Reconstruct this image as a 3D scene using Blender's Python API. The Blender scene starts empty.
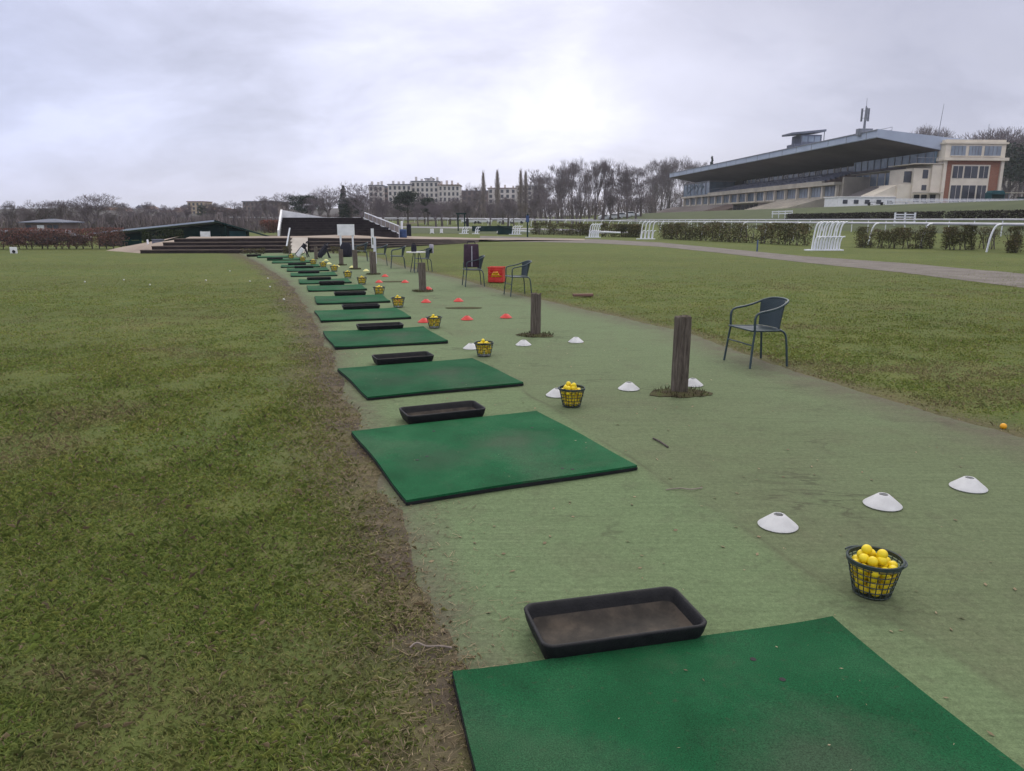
import bpy, bmesh, math, random
import numpy as np
from mathutils import Vector, Matrix, Quaternion

random.seed(7); rng = np.random.default_rng(11)
PI = math.pi; R = math.radians
SC = bpy.context.scene; COL = SC.collection

# ------------------------------------------------------------------ camera numbers
F, HZ, CH = 740.0, 220.0, 1.55
PITCH = math.atan((385.5 - HZ) / F)
CP, SP = math.cos(PITCH), math.sin(PITCH)

def ray(u, v):
    x = (u - 512) / F; y = -(v - 385.5) / F
    return Vector((x, CP + y * SP, -SP + y * CP))
def gp(u, v, z=0.0):                     # where that line of sight meets height z
    d = ray(u, v); t = (z - CH) / d.z
    return Vector((d.x * t, d.y * t, z))
def at(u, v, Y):                         # where it meets the distance Y
    d = ray(u, v); t = Y / d.y
    return Vector((d.x * t, Y, CH + d.z * t))

# ------------------------------------------------------------------ terrain
ST0 = (56.4, 120.0); SA = R(4.7)         # near corner of the grandstand roof, direction of its front
def sstep(a, b, x):
    t = np.clip((x - a) / (b - a), 0, 1); return t * t * (3 - 2 * t)
def stand_t(x, y):
    return (x - ST0[0]) * math.cos(SA) + (y - ST0[1]) * math.sin(SA)
def TH(x, y):
    x = np.asarray(x, float); y = np.asarray(y, float)
    h = 3.4 * sstep(-42, -10, stand_t(x, y)) * sstep(15, 45, y)
    h = h + 1.6 * sstep(90, 260, y) * (1 - sstep(-42, -10, stand_t(x, y)))
    return h
def th(x, y): return float(TH(x, y))

def vnoise(x, y, seed=0):                # smooth value noise in 2D, 0..1
    xi = np.floor(x).astype(np.int64); yi = np.floor(y).astype(np.int64)
    fx = x - xi; fy = y - yi; fx = fx * fx * (3 - 2 * fx); fy = fy * fy * (3 - 2 * fy)
    def h(a, b):
        n = (a * 374761393 + b * 668265263 + seed * 1442695041) & 0x7fffffff
        n = ((n ^ (n >> 13)) * 1274126177) & 0x7fffffff
        return ((n ^ (n >> 16)) & 0xffff) / 65535.0
    a = h(xi, yi); b = h(xi + 1, yi); c = h(xi, yi + 1); d = h(xi + 1, yi + 1)
    return (a * (1 - fx) + b * fx) * (1 - fy) + (c * (1 - fx) + d * fx) * fy
def fbm(x, y, seed=0, o=4):
    s = 0; a = 1; t = 0
    for i in range(o):
        s = s + a * vnoise(x * 2 ** i, y * 2 ** i, seed + i); t += a; a *= .5
    return s / t

# edges of the artificial turf strip as x(y)
LE = [gp(*q) for q in [(478, 830), (452, 685), (400, 550), (385, 510), (360, 440), (345, 400), (330, 360), (320, 340), (300, 300), (285, 280), (262, 265), (245, 256.3)]]
RE = [gp(*q) for q in [(1024, 437), (980, 425), (800, 372), (690, 332), (600, 312), (545, 300), (500, 290), (470, 281), (400, 265), (380, 258), (330, 252.5)]]
LY = np.array([-8] + [p.y for p in LE] + [60]); LX = np.array([1.6] + [p.x for p in LE] + [-24])
RY = np.array([-8] + [p.y for p in RE] + [60]); RX = np.array([9.5] + [p.x for p in RE] + [-22])
def xl(y): return np.interp(y, LY, LX) + .10 * (fbm(np.asarray(y) * 1.7, np.asarray(y) * 0 + 3.3, 5, 4) - .5) * 2
def xr(y): return np.interp(y, RY, RX) + .07 * (fbm(np.asarray(y) * 1.3, np.asarray(y) * 0 + 9.3, 8, 3) - .5) * 2

# ------------------------------------------------------------------ mesh builder
class MB:
    def __init__(s): s.v = []; s.f = []
    def add(s, vs, fs):
        o = len(s.v); s.v += [tuple(p) for p in vs]; s.f += [tuple(i + o for i in f) for f in fs]
    def box(s, x0, x1, y0, y1, z0, z1):
        s.add([(x0,y0,z0),(x1,y0,z0),(x1,y1,z0),(x0,y1,z0),(x0,y0,z1),(x1,y0,z1),(x1,y1,z1),(x0,y1,z1)],
              [(0,3,2,1),(4,5,6,7),(0,1,5,4),(1,2,6,5),(2,3,7,6),(3,0,4,7)]); return s
    def obox(s, c, size, rz=0, rx=0, ry=0):
        M = Matrix.Translation(c) @ Matrix.Rotation(rz,4,'Z') @ Matrix.Rotation(ry,4,'Y') @ Matrix.Rotation(rx,4,'X')
        a,b,d = size[0]/2,size[1]/2,size[2]/2
        P=[(-a,-b,-d),(a,-b,-d),(a,b,-d),(-a,b,-d),(-a,-b,d),(a,-b,d),(a,b,d),(-a,b,d)]
        s.add([M @ Vector(p) for p in P], [(0,3,2,1),(4,5,6,7),(0,1,5,4),(1,2,6,5),(2,3,7,6),(3,0,4,7)]); return s
    def tube(s, pts, r, n=8, closed=False):
        pts = [Vector(p) for p in pts]; m = len(pts)
        rs = r if isinstance(r, (list, tuple)) else [r] * m
        vs = []; prev = None
        for i, p in enumerate(pts):
            if closed: d = pts[(i+1) % m] - pts[i-1]
            else: d = pts[min(i+1, m-1)] - pts[max(i-1, 0)]
            d.normalize()
            if prev is None:
                a = Vector((0,0,1)) if abs(d.z) < .9 else Vector((1,0,0))
                e1 = d.cross(a).normalized()
            else:
                e1 = (prev - d * prev.dot(d)).normalized()
            prev = e1; e2 = d.cross(e1)
            vs += [p + (e1*math.cos(2*PI*k/n) + e2*math.sin(2*PI*k/n)) * rs[i] for k in range(n)]
        fs = []
        for i in range(m if closed else m-1):
            j = (i+1) % m
            fs += [(i*n+k, i*n+(k+1)%n, j*n+(k+1)%n, j*n+k) for k in range(n)]
        if not closed: fs += [tuple(range(n))[::-1], tuple((m-1)*n+k for k in range(n))]
        s.add(vs, fs); return s
    def lathe(s, prof, n=24, c=(0,0,0), closed=False):
        vs = []
        for (r, z) in prof:
            vs += [(c[0]+r*math.cos(2*PI*k/n), c[1]+r*math.sin(2*PI*k/n), c[2]+z) for k in range(n)]
        m = len(prof); fs = []
        for i in range(m if closed else m-1):
            j = (i+1) % m
            fs += [(i*n+k, i*n+(k+1)%n, j*n+(k+1)%n, j*n+k) for k in range(n)]
        if not closed:
            if prof[0][0] > 1e-6: fs.append(tuple(range(n))[::-1])
            if prof[-1][0] > 1e-6: fs.append(tuple((m-1)*n+k for k in range(n)))
        s.add(vs, fs); return s
    def prism(s, poly, a, b, axis='y'):   # poly in the two other axes, extruded from a to b
        n = len(poly)
        def P(p, t): return {'y': (p[0], t, p[1]), 'x': (t, p[0], p[1]), 'z': (p[0], p[1], t)}[axis]
        s.add([P(p, a) for p in poly] + [P(p, b) for p in poly],
              [tuple(range(n))[::-1], tuple(range(n, 2*n))] + [(k, (k+1)%n, n+(k+1)%n, n+k) for k in range(n)]); return s
    def face(s, pts): s.add(pts, [tuple(range(len(pts)))]); return s
    def mesh(s, name, mat, smooth=None):
        me = bpy.data.meshes.new(name); me.from_pydata(s.v, [], s.f)
        bm = bmesh.new(); bm.from_mesh(me); bmesh.ops.recalc_face_normals(bm, faces=bm.faces); bm.to_mesh(me); bm.free()
        if mat: me.materials.append(mat)
        if smooth is not None:
            me.shade_smooth(); me.set_sharp_from_angle(angle=R(smooth))
        return me
    def build(s, name, mat, parent=None, smooth=None, bevel=0, seg=2):
        o = link(name, s.mesh(name, mat, smooth), parent)
        if bevel:
            b = o.modifiers.new('bevel', 'BEVEL'); b.width = bevel; b.segments = seg; b.limit_method = 'ANGLE'
        return o

def link(name, data, parent=None):
    o = bpy.data.objects.new(name, data); COL.objects.link(o)
    if parent is not None: o.parent = parent
    return o
def tag(o, label=None, cat=None, group=None, kind=None):
    if label: o['label'] = label
    if cat: o['category'] = cat
    if group: o['group'] = group
    if kind: o['kind'] = kind
    return o
def thing(name, label, cat, loc=(0,0,0), rz=0, group=None):
    o = link(name, None); o.location = loc; o.rotation_euler = (0,0,rz); o.empty_display_size = .1
    return tag(o, label, cat, group)
def copy_tree(o, parent=None):
    c = o.copy(); COL.objects.link(c)
    if parent is not None: c.parent = parent
    for ch in list(o.children): copy_tree(ch, c)
    return c
def dup(o, loc, rz, label, group=None, scale=None):
    c = copy_tree(o); c.location = loc; c.rotation_euler = (0,0,rz); c['label'] = label
    if group: c['group'] = group
    elif 'group' in c: del c['group']
    if scale: c.scale = scale if hasattr(scale,'__len__') else (scale,)*3
    return c
def np_mesh(name, V, nper, mat, attrs=None):     # V: (N, nper, 3) loose faces
    N = V.shape[0]; me = bpy.data.meshes.new(name)
    me.vertices.add(N*nper); me.vertices.foreach_set('co', V.reshape(-1).astype(np.float32))
    me.loops.add(N*nper); me.loops.foreach_set('vertex_index', np.arange(N*nper, dtype=np.int32))
    me.polygons.add(N); me.polygons.foreach_set('loop_start', np.arange(0, N*nper, nper, dtype=np.int32))
    me.update(calc_edges=True)
    for k, a in (attrs or {}).items():
        at_ = me.attributes.new(k, 'FLOAT', 'POINT'); at_.data.foreach_set('value', np.repeat(a, nper).astype(np.float32) if a.ndim == 1 else a.reshape(-1).astype(np.float32))
    me.materials.append(mat); return me

# ------------------------------------------------------------------ materials
class NT:
    def __init__(s, name, rough=.8, spec=.3, metal=0):
        s.m = bpy.data.materials.new(name); s.m.use_nodes = True; s.t = s.m.node_tree; s.b = s.t.nodes['Principled BSDF']
        s.b.inputs['Roughness'].default_value = rough; s.b.inputs['Specular IOR Level'].default_value = spec; s.b.inputs['Metallic'].default_value = metal
        s.oc = None
    def n(s, ty, **kw):
        nd = s.t.nodes.new(ty)
        for k, v in kw.items(): setattr(nd, k, v)
        return nd
    def l(s, a, b): s.t.links.new(a, b)
    def obj(s):
        if s.oc is None: s.oc = s.n('ShaderNodeTexCoord').outputs['Object']
        return s.oc
    def noise(s, scale, detail=4, rough=.55, vec=None, dist=0, stretch=None):
        t = s.n('ShaderNodeTexNoise'); t.inputs['Scale'].default_value = scale; t.inputs['Detail'].default_value = detail
        t.inputs['Roughness'].default_value = rough; t.inputs['Distortion'].default_value = dist
        v = vec or s.obj()
        if stretch:
            mp = s.n('ShaderNodeMapping'); mp.inputs['Scale'].default_value = stretch; s.l(v, mp.inputs[0]); v = mp.outputs[0]
        s.l(v, t.inputs['Vector']); return t.outputs['Fac']
    def ramp(s, fac, stops):
        r = s.n('ShaderNodeValToRGB'); e = r.color_ramp.elements
        while len(e) > 1: e.remove(e[0])
        for i, (p, c) in enumerate(stops):
            if i == 0: e[0].position = p; el = e[0]
            else: el = e.new(p)
            el.color = (*c, 1) if hasattr(c, '__len__') else (c, c, c, 1)
        s.l(fac, r.inputs[0]); return r.outputs[0]
    def mix(s, fac, a, b, mode='MIX'):
        m = s.n('ShaderNodeMix', data_type='RGBA', blend_type=mode)
        for sock, val in ((m.inputs[0], fac), (m.inputs[6], a), (m.inputs[7], b)):
            if hasattr(val, 'is_output'): s.l(val, sock)
            elif hasattr(val, '__len__'): sock.default_value = (*val, 1)
            else: sock.default_value = val
        return m.outputs[2]
    def math(s, op, a, b=0.0):
        m = s.n('ShaderNodeMath', operation=op); m.use_clamp = False
        for sock, val in ((m.inputs[0], a), (m.inputs[1], b)):
            if hasattr(val, 'is_output'): s.l(val, sock)
            else: sock.default_value = val
        return m.outputs[0]
    def attr(s, name):
        a = s.n('ShaderNodeAttribute'); a.attribute_name = name; return a.outputs['Fac']
    def color(s, c): s.l(c, s.b.inputs['Base Color'])
    def bump(s, h, strength=.3, dist=.01):
        b = s.n('ShaderNodeBump'); b.inputs['Strength'].default_value = strength; b.inputs['Distance'].default_value = dist
        s.l(h, b.inputs['Height']); s.l(b.outputs[0], s.b.inputs['Normal'])

def mat(name, a, b=None, scale=6, rough=.75, spec=.3, metal=0, bump=0, bscale=None, stretch=None, contrast=(.35,.65)):
    t = NT(name, rough, spec, metal)
    if b is None: b = tuple(x*.72 for x in a)
    fac = t.noise(scale, 5, .6, stretch=stretch)
    t.color(t.ramp(fac, [(contrast[0], b), (contrast[1], a)]))
    if bump: t.bump(t.noise(bscale or scale*5, 4, .6, stretch=stretch), bump, .01)
    return t.m
M = {}
def thin_plastic(name, a, b):
    t = NT(name, .5, .3); c = t.ramp(t.noise(9, 5, .6), [(.35, b), (.65, a)]); t.color(c)
    tr = t.n('ShaderNodeBsdfTranslucent'); t.l(c, tr.inputs['Color']); ms = t.n('ShaderNodeMixShader'); ms.inputs[0].default_value = .38; t.l(t.b.outputs[0], ms.inputs[1]); t.l(tr.outputs[0], ms.inputs[2]); t.l(ms.outputs[0], t.t.nodes['Material Output'].inputs['Surface']); return t.m
M['white_plastic'] = thin_plastic('white_plastic', (.84,.84,.86), (.70,.70,.72))
M['white_paint'] = mat('white_paint', (.84,.84,.86), (.70,.70,.72), 3, .5)
M['rail_white'] = mat('rail_white', (.80,.81,.86), (.68,.70,.75), 2, .45)
M['red_plastic'] = mat('red_plastic', (.60,.055,.045), (.48,.035,.03), 9, .5)
M['pale_yellow_plastic'] = mat('pale_yellow_plastic', (.68,.66,.28), (.6,.55,.2), 9, .5)
M['yellow_ball'] = mat('yellow_ball', (.82,.64,.02), (.72,.52,.014), 28, .42, .4)
M['orange_ball'] = mat('orange_ball', (.82,.40,.02), (.72,.33,.01), 28, .4, .4)
M['white_ball'] = mat('white_ball', (.75,.75,.7), (.6,.6,.55), 28, .4, .4)
M['basket'] = mat('basket_plastic', (.035,.052,.05), (.022,.034,.034), 20, .45, .4)
M['rubber'] = mat('rubber', (.014,.014,.016), (.007,.007,.009), 14, .65, .3, bump=.3, bscale=120)
M['chair'] = mat('chair_metal', (.030,.055,.068), (.020,.038,.048), 20, .42, .5)
M['dark_cloth'] = mat('dark_cloth', (.022,.022,.036), (.012,.012,.02), 12, .85)
M['purple_cloth'] = mat('purple_cloth', (.055,.03,.05), (.03,.018,.03), 10, .85)
M['pale_cloth'] = mat('pale_cloth', (.42,.40,.46), (.3,.29,.34), 10, .85)
M['blue_paint'] = mat('blue_paint', (.05,.09,.22), None, 4, .6)
M['teal'] = mat('teal_paint', (.012,.085,.10), (.008,.06,.072), 2, .6)
M['dark_green'] = mat('dark_green_paint', (.012,.036,.036), (.008,.026,.026), 2, .85, .05)
M['rail_grey'] = mat('rail_grey', (.50,.50,.56), (.42,.42,.48), 2, .5)
M['mast'] = mat('grey_metal', (.22,.23,.27), (.15,.16,.19), 3, .5)
M['concrete'] = mat('pale_concrete', (.46,.42,.38), (.33,.30,.27), .8, .85, bump=.2)
M['step_wood'] = mat('step_wood', (.042,.031,.032), (.022,.017,.018), 2.5, .8)
M['tread'] = mat('step_tread', (.13,.10,.085), (.08,.062,.055), 1.2, .85)
M['seat_dark'] = mat('seat_dark', (.036,.028,.032), (.020,.016,.019), 2.5, .8)
M['roof'] = mat('roof_grey', (.42,.48,.60), (.36,.41,.53), .3, .6)
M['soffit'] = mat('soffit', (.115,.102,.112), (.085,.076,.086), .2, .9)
M['cream'] = mat('cream_render', (.72,.655,.56), (.60,.54,.46), .5, .85)
M['cream_dirty'] = mat('cream_dirty', (.56,.51,.43), (.40,.36,.31), .4, .85)
M['grey_concrete'] = mat('grey_concrete', (.34,.30,.28), (.22,.19,.18), .35, .9, stretch=(1,.15,1))
M['brown_tier'] = mat('brown_tier', (.24,.18,.15), (.15,.11,.10), .4, .9, stretch=(1,.2,1))
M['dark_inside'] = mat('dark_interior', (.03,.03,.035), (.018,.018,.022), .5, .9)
M['slate'] = mat('slate_roof', (.16,.17,.22), (.11,.12,.16), 1, .7)
M['tile_roof'] = mat('tile_roof', (.20,.11,.085), (.14,.08,.065), 1, .8)
M['pale_wall'] = mat('pale_wall', (.64,.59,.56), (.52,.48,.46), .3, .9)
M['brown_wall'] = mat('brown_wall', (.22,.16,.15), (.16,.12,.115), .3, .9)
M['tan_wall'] = mat('tan_wall', (.46,.36,.24), (.36,.28,.2), .3, .9)
M['window_dark'] = mat('window_dark', (.055,.06,.075), (.03,.033,.045), .6, .25, .5)
def glass(name, c, c2, sc=.4):
    t = NT(name, .2, .4); t.color(t.ramp(t.noise(sc, 3), [(.35, c2), (.65, c)])); return t.m
M['glass'] = glass('blue_glass', (.16,.23,.31), (.09,.14,.20))
M['glass_pale'] = glass('pale_glass', (.30,.35,.42), (.15,.18,.23), .25)
def brick():
    t = NT('brick', .85, .2); b = t.n('ShaderNodeTexBrick'); b.inputs['Scale'].default_value = 1
    b.inputs['Color1'].default_value = (.30,.105,.06,1); b.inputs['Color2'].default_value = (.22,.075,.045,1); b.inputs['Mortar'].default_value = (.3,.24,.2,1)
    b.inputs['Brick Width'].default_value = .24; b.inputs['Row Height'].default_value = .075; b.inputs['Mortar Size'].default_value = .008
    mp = t.n('ShaderNodeMapping'); mp.inputs['Rotation'].default_value = (R(90),0,0); t.l(t.obj(), mp.inputs[0]); t.l(mp.outputs[0], b.inputs['Vector']); t.color(b.outputs[0]); return t.m
M['brick'] = brick()
def wood():
    t = NT('weathered_wood', .9, .15)
    f = t.noise(7, 6, .7, stretch=(6,6,.5), dist=.6); g = t.noise(2.2, 4)
    c = t.ramp(f, [(.26, (.022,.018,.016)), (.40, (.098,.080,.068)), (.56, (.18,.150,.128)), (.76, (.30,.26,.23))])
    z = t.n('ShaderNodeSeparateXYZ'); t.l(t.obj(), z.inputs[0])
    moss = t.math('MULTIPLY', t.ramp(z.outputs['Z'], [(0, 1.0), (.28, 0.0)]), t.ramp(g, [(.4, 0.0), (.6, 1.0)]))
    c = t.mix(t.math('MULTIPLY', moss, .7), c, (.06,.062,.028)); t.color(c); t.bump(f, 1.0, .04); return t.m
M['wood'] = wood()
def bark(name, a, b):
    t = NT(name, .95, .1); t.color(t.ramp(t.noise(3, 4, stretch=(3,3,.6)), [(.35, b), (.65, a)])); return t.m
M['bark'] = bark('bark', (.125,.105,.10), (.075,.062,.062))
M['twig'] = bark('twigs', (.20,.172,.185), (.13,.108,.120))
M['twig_pale'] = bark('pale_twigs', (.30,.25,.225), (.21,.175,.16))
M['twig_red'] = bark('red_twigs', (.15,.070,.062), (.08,.042,.042))
def toned(name, stops, rough=.9):
    t = NT(name, rough, .15); c = t.ramp(t.attr('tone'), stops); t.color(c); return t.m
M['conifer'] = toned('conifer_needles', [(0, (.018,.028,.026)), (1, (.05,.066,.05))])
M['hedge'] = toned('hedge_leaves', [(0, (.034,.032,.019)), (.5, (.085,.084,.038)), (.75, (.135,.105,.058)), (1, (.21,.145,.085))])
M['brush'] = toned('brush_twigs', [(0, (.016,.014,.014)), (1, (.05,.044,.04))])
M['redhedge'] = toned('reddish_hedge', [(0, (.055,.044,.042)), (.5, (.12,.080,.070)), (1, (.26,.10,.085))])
M['shrub'] = toned('shrub_leaves', [(0, (.014,.024,.012)), (1, (.045,.06,.026))])
M['wood_far'] = toned('far_twigs', [(0, (.085,.070,.076)), (1, (.19,.158,.16))])

# ------------------------------------------------------------------ ground materials
def grass_colour(t, vec=None):
    big = t.noise(.32, 5, .6, vec=vec); mid = t.noise(1.9, 6, .65, vec=vec); fine = t.noise(16, 5, .7, vec=vec)
    c = t.ramp(mid, [(.30, (.062,.096,.028)), (.46, (.096,.134,.036)), (.58, (.136,.156,.042)), (.74, (.200,.178,.060))])
    c2 = t.ramp(fine, [(.30, (.048,.066,.028)), (.55, (.098,.122,.042)), (.74, (.165,.155,.068))])
    c = t.mix(.5, c, c2)
    c = t.mix(t.ramp(big, [(.42, 0.0), (.70, .4)]), c, (.150,.150,.048))
    huge = t.noise(.11, 6, .7, vec=vec, stretch=(.5,1.6,1)); c = t.mix(t.ramp(huge, [(.40, .6), (.55, 0.0)]), c, (.085,.098,.032)); c = t.mix(t.ramp(t.noise(.6, 6, .75, vec=vec, stretch=(.4,1.5,1)), [(.56, 0.0), (.70, .38)]), c, (.135,.108,.045))
    return c, mid, fine
def ground_mat():
    t = NT('lawn_ground', .95, .1)
    c, mid, fine = grass_colour(t)
    soil = t.ramp(t.noise(9, 6, .7), [(.35, (.050,.042,.036)), (.65, (.105,.085,.068))])
    straw = t.ramp(t.noise(26, 5, .75), [(.35, (.070,.056,.040)), (.6, (.155,.122,.080))])
    dry = t.math('MULTIPLY', t.attr('dry'), t.ramp(t.noise(3.1, 6, .7), [(.25, .35), (.6, 1.0)]))
    c = t.mix(dry, c, straw)
    bare = t.math('MULTIPLY', t.attr('bare'), t.ramp(t.noise(1.6, 6, .7), [(.42, 0.0), (.58, 1.0)]))
    c = t.mix(bare, c, soil)
    spots = t.ramp(t.noise(2.6, 5, .7), [(.66, 0.0), (.74, .6)])
    c = t.mix(spots, c, soil)
    t.color(c); t.bump(t.math('ADD', fine, mid), .8, .03); return t.m
M['ground'] = ground_mat()
def blade_mat():
    t = NT('grass_blades', .8, .15)
    c, mid, fine = grass_colour(t)
    green = t.ramp(t.attr('tone'), [(0, (.125,.215,.050)), (.45, (.245,.325,.075)), (.8, (.42,.425,.115)), (1, (.62,.55,.27))])
    c = t.mix(.62, t.mix(1.0, c, (1.5,1.5,1.5), 'MULTIPLY'), green)
    straw = t.ramp(t.attr('tone'), [(0, (.14,.108,.075)), (.5, (.30,.235,.15)), (1, (.48,.40,.28))])
    c = t.mix(t.attr('dry'), c, straw); t.color(c)
    ge = t.n('ShaderNodeNewGeometry'); a = t.n('ShaderNodeVectorMath', operation='SCALE'); a.inputs['Scale'].default_value = .45; t.l(ge.outputs['Normal'], a.inputs[0])
    b = t.n('ShaderNodeVectorMath', operation='ADD'); b.inputs[1].default_value = (0,0,.8); t.l(a.outputs[0], b.inputs[0]); nn = t.n('ShaderNodeVectorMath', operation='NORMALIZE'); t.l(b.outputs[0], nn.inputs[0]); t.l(nn.outputs[0], t.b.inputs['Normal'])
    tr = t.n('ShaderNodeBsdfTranslucent'); t.l(c, tr.inputs['Color']); ms = t.n('ShaderNodeMixShader'); ms.inputs[0].default_value = .3; t.l(t.b.outputs[0], ms.inputs[1]); t.l(tr.outputs[0], ms.inputs[2]); t.l(ms.outputs[0], t.t.nodes['Material Output'].inputs['Surface']); return t.m
M['blade'] = blade_mat()
def strip_mat():
    t = NT('worn_artificial_turf', .95, .1)
    a = t.attr('across')
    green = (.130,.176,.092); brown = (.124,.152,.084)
    lane = t.math('ADD', a, t.math('MULTIPLY', t.math('SUBTRACT', t.noise(1.3, 4), .5), .06))
    c = t.mix(t.ramp(lane, [(.338, 0.0), (.362, 1.0)]), green, brown)
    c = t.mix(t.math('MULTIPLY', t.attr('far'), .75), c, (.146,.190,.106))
    st = t.ramp(t.noise(.9, 7, .68), [(.49, 0.0), (.72, .45)]); c = t.mix(st, c, (.112,.105,.072))
    st3 = t.ramp(t.noise(.55, 5, .6), [(.5, 0.0), (.7, .5)]); c = t.mix(st3, c, (.140,.180,.100))
    st2 = t.ramp(t.noise(3.4, 6, .7), [(.55, 0.0), (.78, .5)]); c = t.mix(st2, c, (.082,.078,.056))
    edge = t.math('MULTIPLY', t.attr('edge'), t.ramp(t.noise(4.5, 6, .7), [(.3, .2), (.6, 1.0)])); c = t.mix(edge, c, (.118,.098,.078))
    fib = t.noise(190, 3, .7); fb2 = t.noise(45, 4, .7)
    c = t.mix(.32, c, t.mix(1.0, c, t.ramp(fib, [(.3, .3), (.7, 1.7)]), 'MULTIPLY'))
    c = t.mix(.35, c, t.mix(1.0, c, t.ramp(fb2, [(.3, .45), (.7, 1.5)]), 'MULTIPLY'))
    # mown-in grain lines across the rolls
    gr = t.noise(5, 3, .6, stretch=(.35, 9, 1)); c = t.mix(.25, c, t.mix(1.0, c, t.ramp(gr, [(.3, .6), (.7, 1.35)]), 'MULTIPLY'))
    lane2 = t.math('ADD', a, t.math('MULTIPLY', t.math('SUBTRACT', t.noise(2.5, 3), .5), .006))
    for sx in (.352,):
        c = t.mix(t.math('MULTIPLY', t.ramp(t.math('ABSOLUTE', t.math('SUBTRACT', lane2, sx)), [(0, 1.0), (.0022, .8), (.005, 0.0)]), t.ramp(t.noise(1.2, 4), [(.45, .0), (.62, .55)])), c, (.075,.070,.048))
    wr = t.ramp(t.math('ABSOLUTE', t.math('SUBTRACT', t.noise(1.05, 5, .62, stretch=(.55, 1.6, 1), dist=.5), .5)), [(0, 1.0), (.006, .7), (.016, 0.0)])
    c = t.mix(t.math('MULTIPLY', wr, t.ramp(t.noise(.8, 3), [(.52, 0.0), (.64, .55)])), c, (.05,.046,.034))
    sp_ = t.ramp(t.noise(70, 2, .6), [(.68, 0.0), (.74, .5)]); c = t.mix(sp_, c, (.07,.058,.042))
    t.color(c); t.bump(t.math('ADD', fib, fb2), .45, .006); return t.m
M['strip'] = strip_mat()
def mat_turf():
    t = NT('green_mat_turf', .9, .15)
    big = t.noise(1.7, 5, .6); fib = t.noise(230, 3, .7); mid = t.noise(11, 5, .7)
    rnd = t.n('ShaderNodeObjectInfo').outputs['Random']
    c = t.ramp(big, [(.34, (.0055,.058,.021)), (.50, (.0085,.082,.031)), (.68, (.022,.104,.045))])
    c = t.mix(t.ramp(t.noise(1.1, 6, .6, dist=.3), [(.52, 0.0), (.70, .65)]), c, (.056,.088,.052))
    c = t.mix(t.ramp(mid, [(.55, 0.0), (.75, .55)]), c, (.010,.050,.022))
    c = t.mix(t.ramp(t.noise(34, 4, .7), [(.60, 0.0), (.72, .5)]), c, (.050,.060,.036))
    c = t.mix(t.ramp(t.noise(3.2, 6, .72), [(.56, 0.0), (.66, .45)]), c, (.016,.058,.030))
    vm = t.n('ShaderNodeVectorMath', operation='SUBTRACT'); t.l(t.obj(), vm.inputs[0]); vm.inputs[1].default_value = (.22,.02,0)
    ln = t.n('ShaderNodeVectorMath', operation='LENGTH'); t.l(vm.outputs[0], ln.inputs[0]); wn_ = t.math('ADD', ln.outputs['Value'], t.math('MULTIPLY', t.math('SUBTRACT', t.noise(4, 5, .65), .5), .5))
    c = t.mix(t.ramp(wn_, [(.10, .62), (.36, 0.0)]), c, (.060,.086,.056))
    vm2 = t.n('ShaderNodeVectorMath', operation='SUBTRACT'); t.l(t.obj(), vm2.inputs[0]); vm2.inputs[1].default_value = (-.38,-.1,0)
    ln2 = t.n('ShaderNodeVectorMath', operation='LENGTH'); t.l(vm2.outputs[0], ln2.inputs[0]); c = t.mix(t.ramp(t.math('ADD', ln2.outputs['Value'], t.math('MULTIPLY', t.math('SUBTRACT', t.noise(5, 5, .65), .5), .5)), [(.08, .5), (.34, 0.0)]), c, (.036,.066,.040))
    c = t.mix(.7, c, t.mix(1.0, c, t.ramp(fib, [(.3, .2), (.7, 1.8)]), 'MULTIPLY'))
    c = t.mix(1.0, c, t.ramp(rnd, [(0, .86), (1, 1.14)]), 'MULTIPLY')
    t.color(c); t.bump(fib, .5, .005); return t.m
M['mat_turf'] = mat_turf()
def tray_inner():
    t = NT('worn_rubber_tray', .7, .2); c = t.ramp(t.noise(5, 5, .65), [(.32, (.014,.013,.013)), (.50, (.040,.034,.030)), (.68, (.085,.068,.055))])
    t.color(c); t.bump(t.noise(60, 4), .2, .005); return t.m
M['tray'] = tray_inner()
M['path'] = mat('gravel_path', (.185,.165,.150), (.125,.108,.096), 1.2, .95, bump=.5, bscale=30)
M['sand'] = mat('sandy_path', (.33,.27,.225), (.24,.19,.16), .5, .95, bump=.3, bscale=20)
M['brownsand'] = mat('sand_track', (.17,.125,.115), (.13,.095,.09), .4, .95)
M['trackgrey'] = mat('pale_track', (.30,.29,.32), (.22,.21,.24), .15, .95)
M['track_grass'] = mat('track_grass', (.064,.080,.028), (.046,.060,.021), .3, .95)
M['hill'] = mat('hill', (.085,.075,.072), (.055,.05,.052), .02, .95)
# ------------------------------------------------------------------ ground sheet
def graded(lo, hi, step, far_lo, far_hi, k=1.18):
    a = list(np.arange(lo, hi, step)); s = step
    while a[-1] < far_hi: s *= k; a.append(a[-1] + s)
    s = step; b = [lo]
    while b[-1] > far_lo: s *= k; b.append(b[-1] - s)
    return np.array(b[:0:-1] + a)
gx = graded(-9, 9, .12, -820, 820); gy = graded(-4, 22, .12, -60, 1250, 1.09)
X, Y = np.meshgrid(gx, gy)
dl = xl(Y) - X; dr = X - xr(Y)                       # >0 outside the strip
out = np.maximum(dl, dr)
Z = TH(X, Y)
lawn = np.clip(out / .25, 0, 1)
near = 1 - sstep(14, 26, np.hypot(X, Y))
Z = Z + lawn * near * ((fbm(X*2.3, Y*2.3, 3, 4) - .5) * .05 + .004) + .010*(rng.random(X.shape)-.35)*(np.abs(out) < .16)*near - .016 * np.clip((-out-.04)/.12, 0, 1) - .012 * np.clip((-out-.1)/.1, 0, 1)
dry = np.clip(1.15 - dl / (.16 + .62*fbm(Y*.8, X*.8, 4)), 0, 1) * (dl > -.6) + .75*np.clip(1 - dr / .38, 0, 1) * (dr > -.6)
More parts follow.
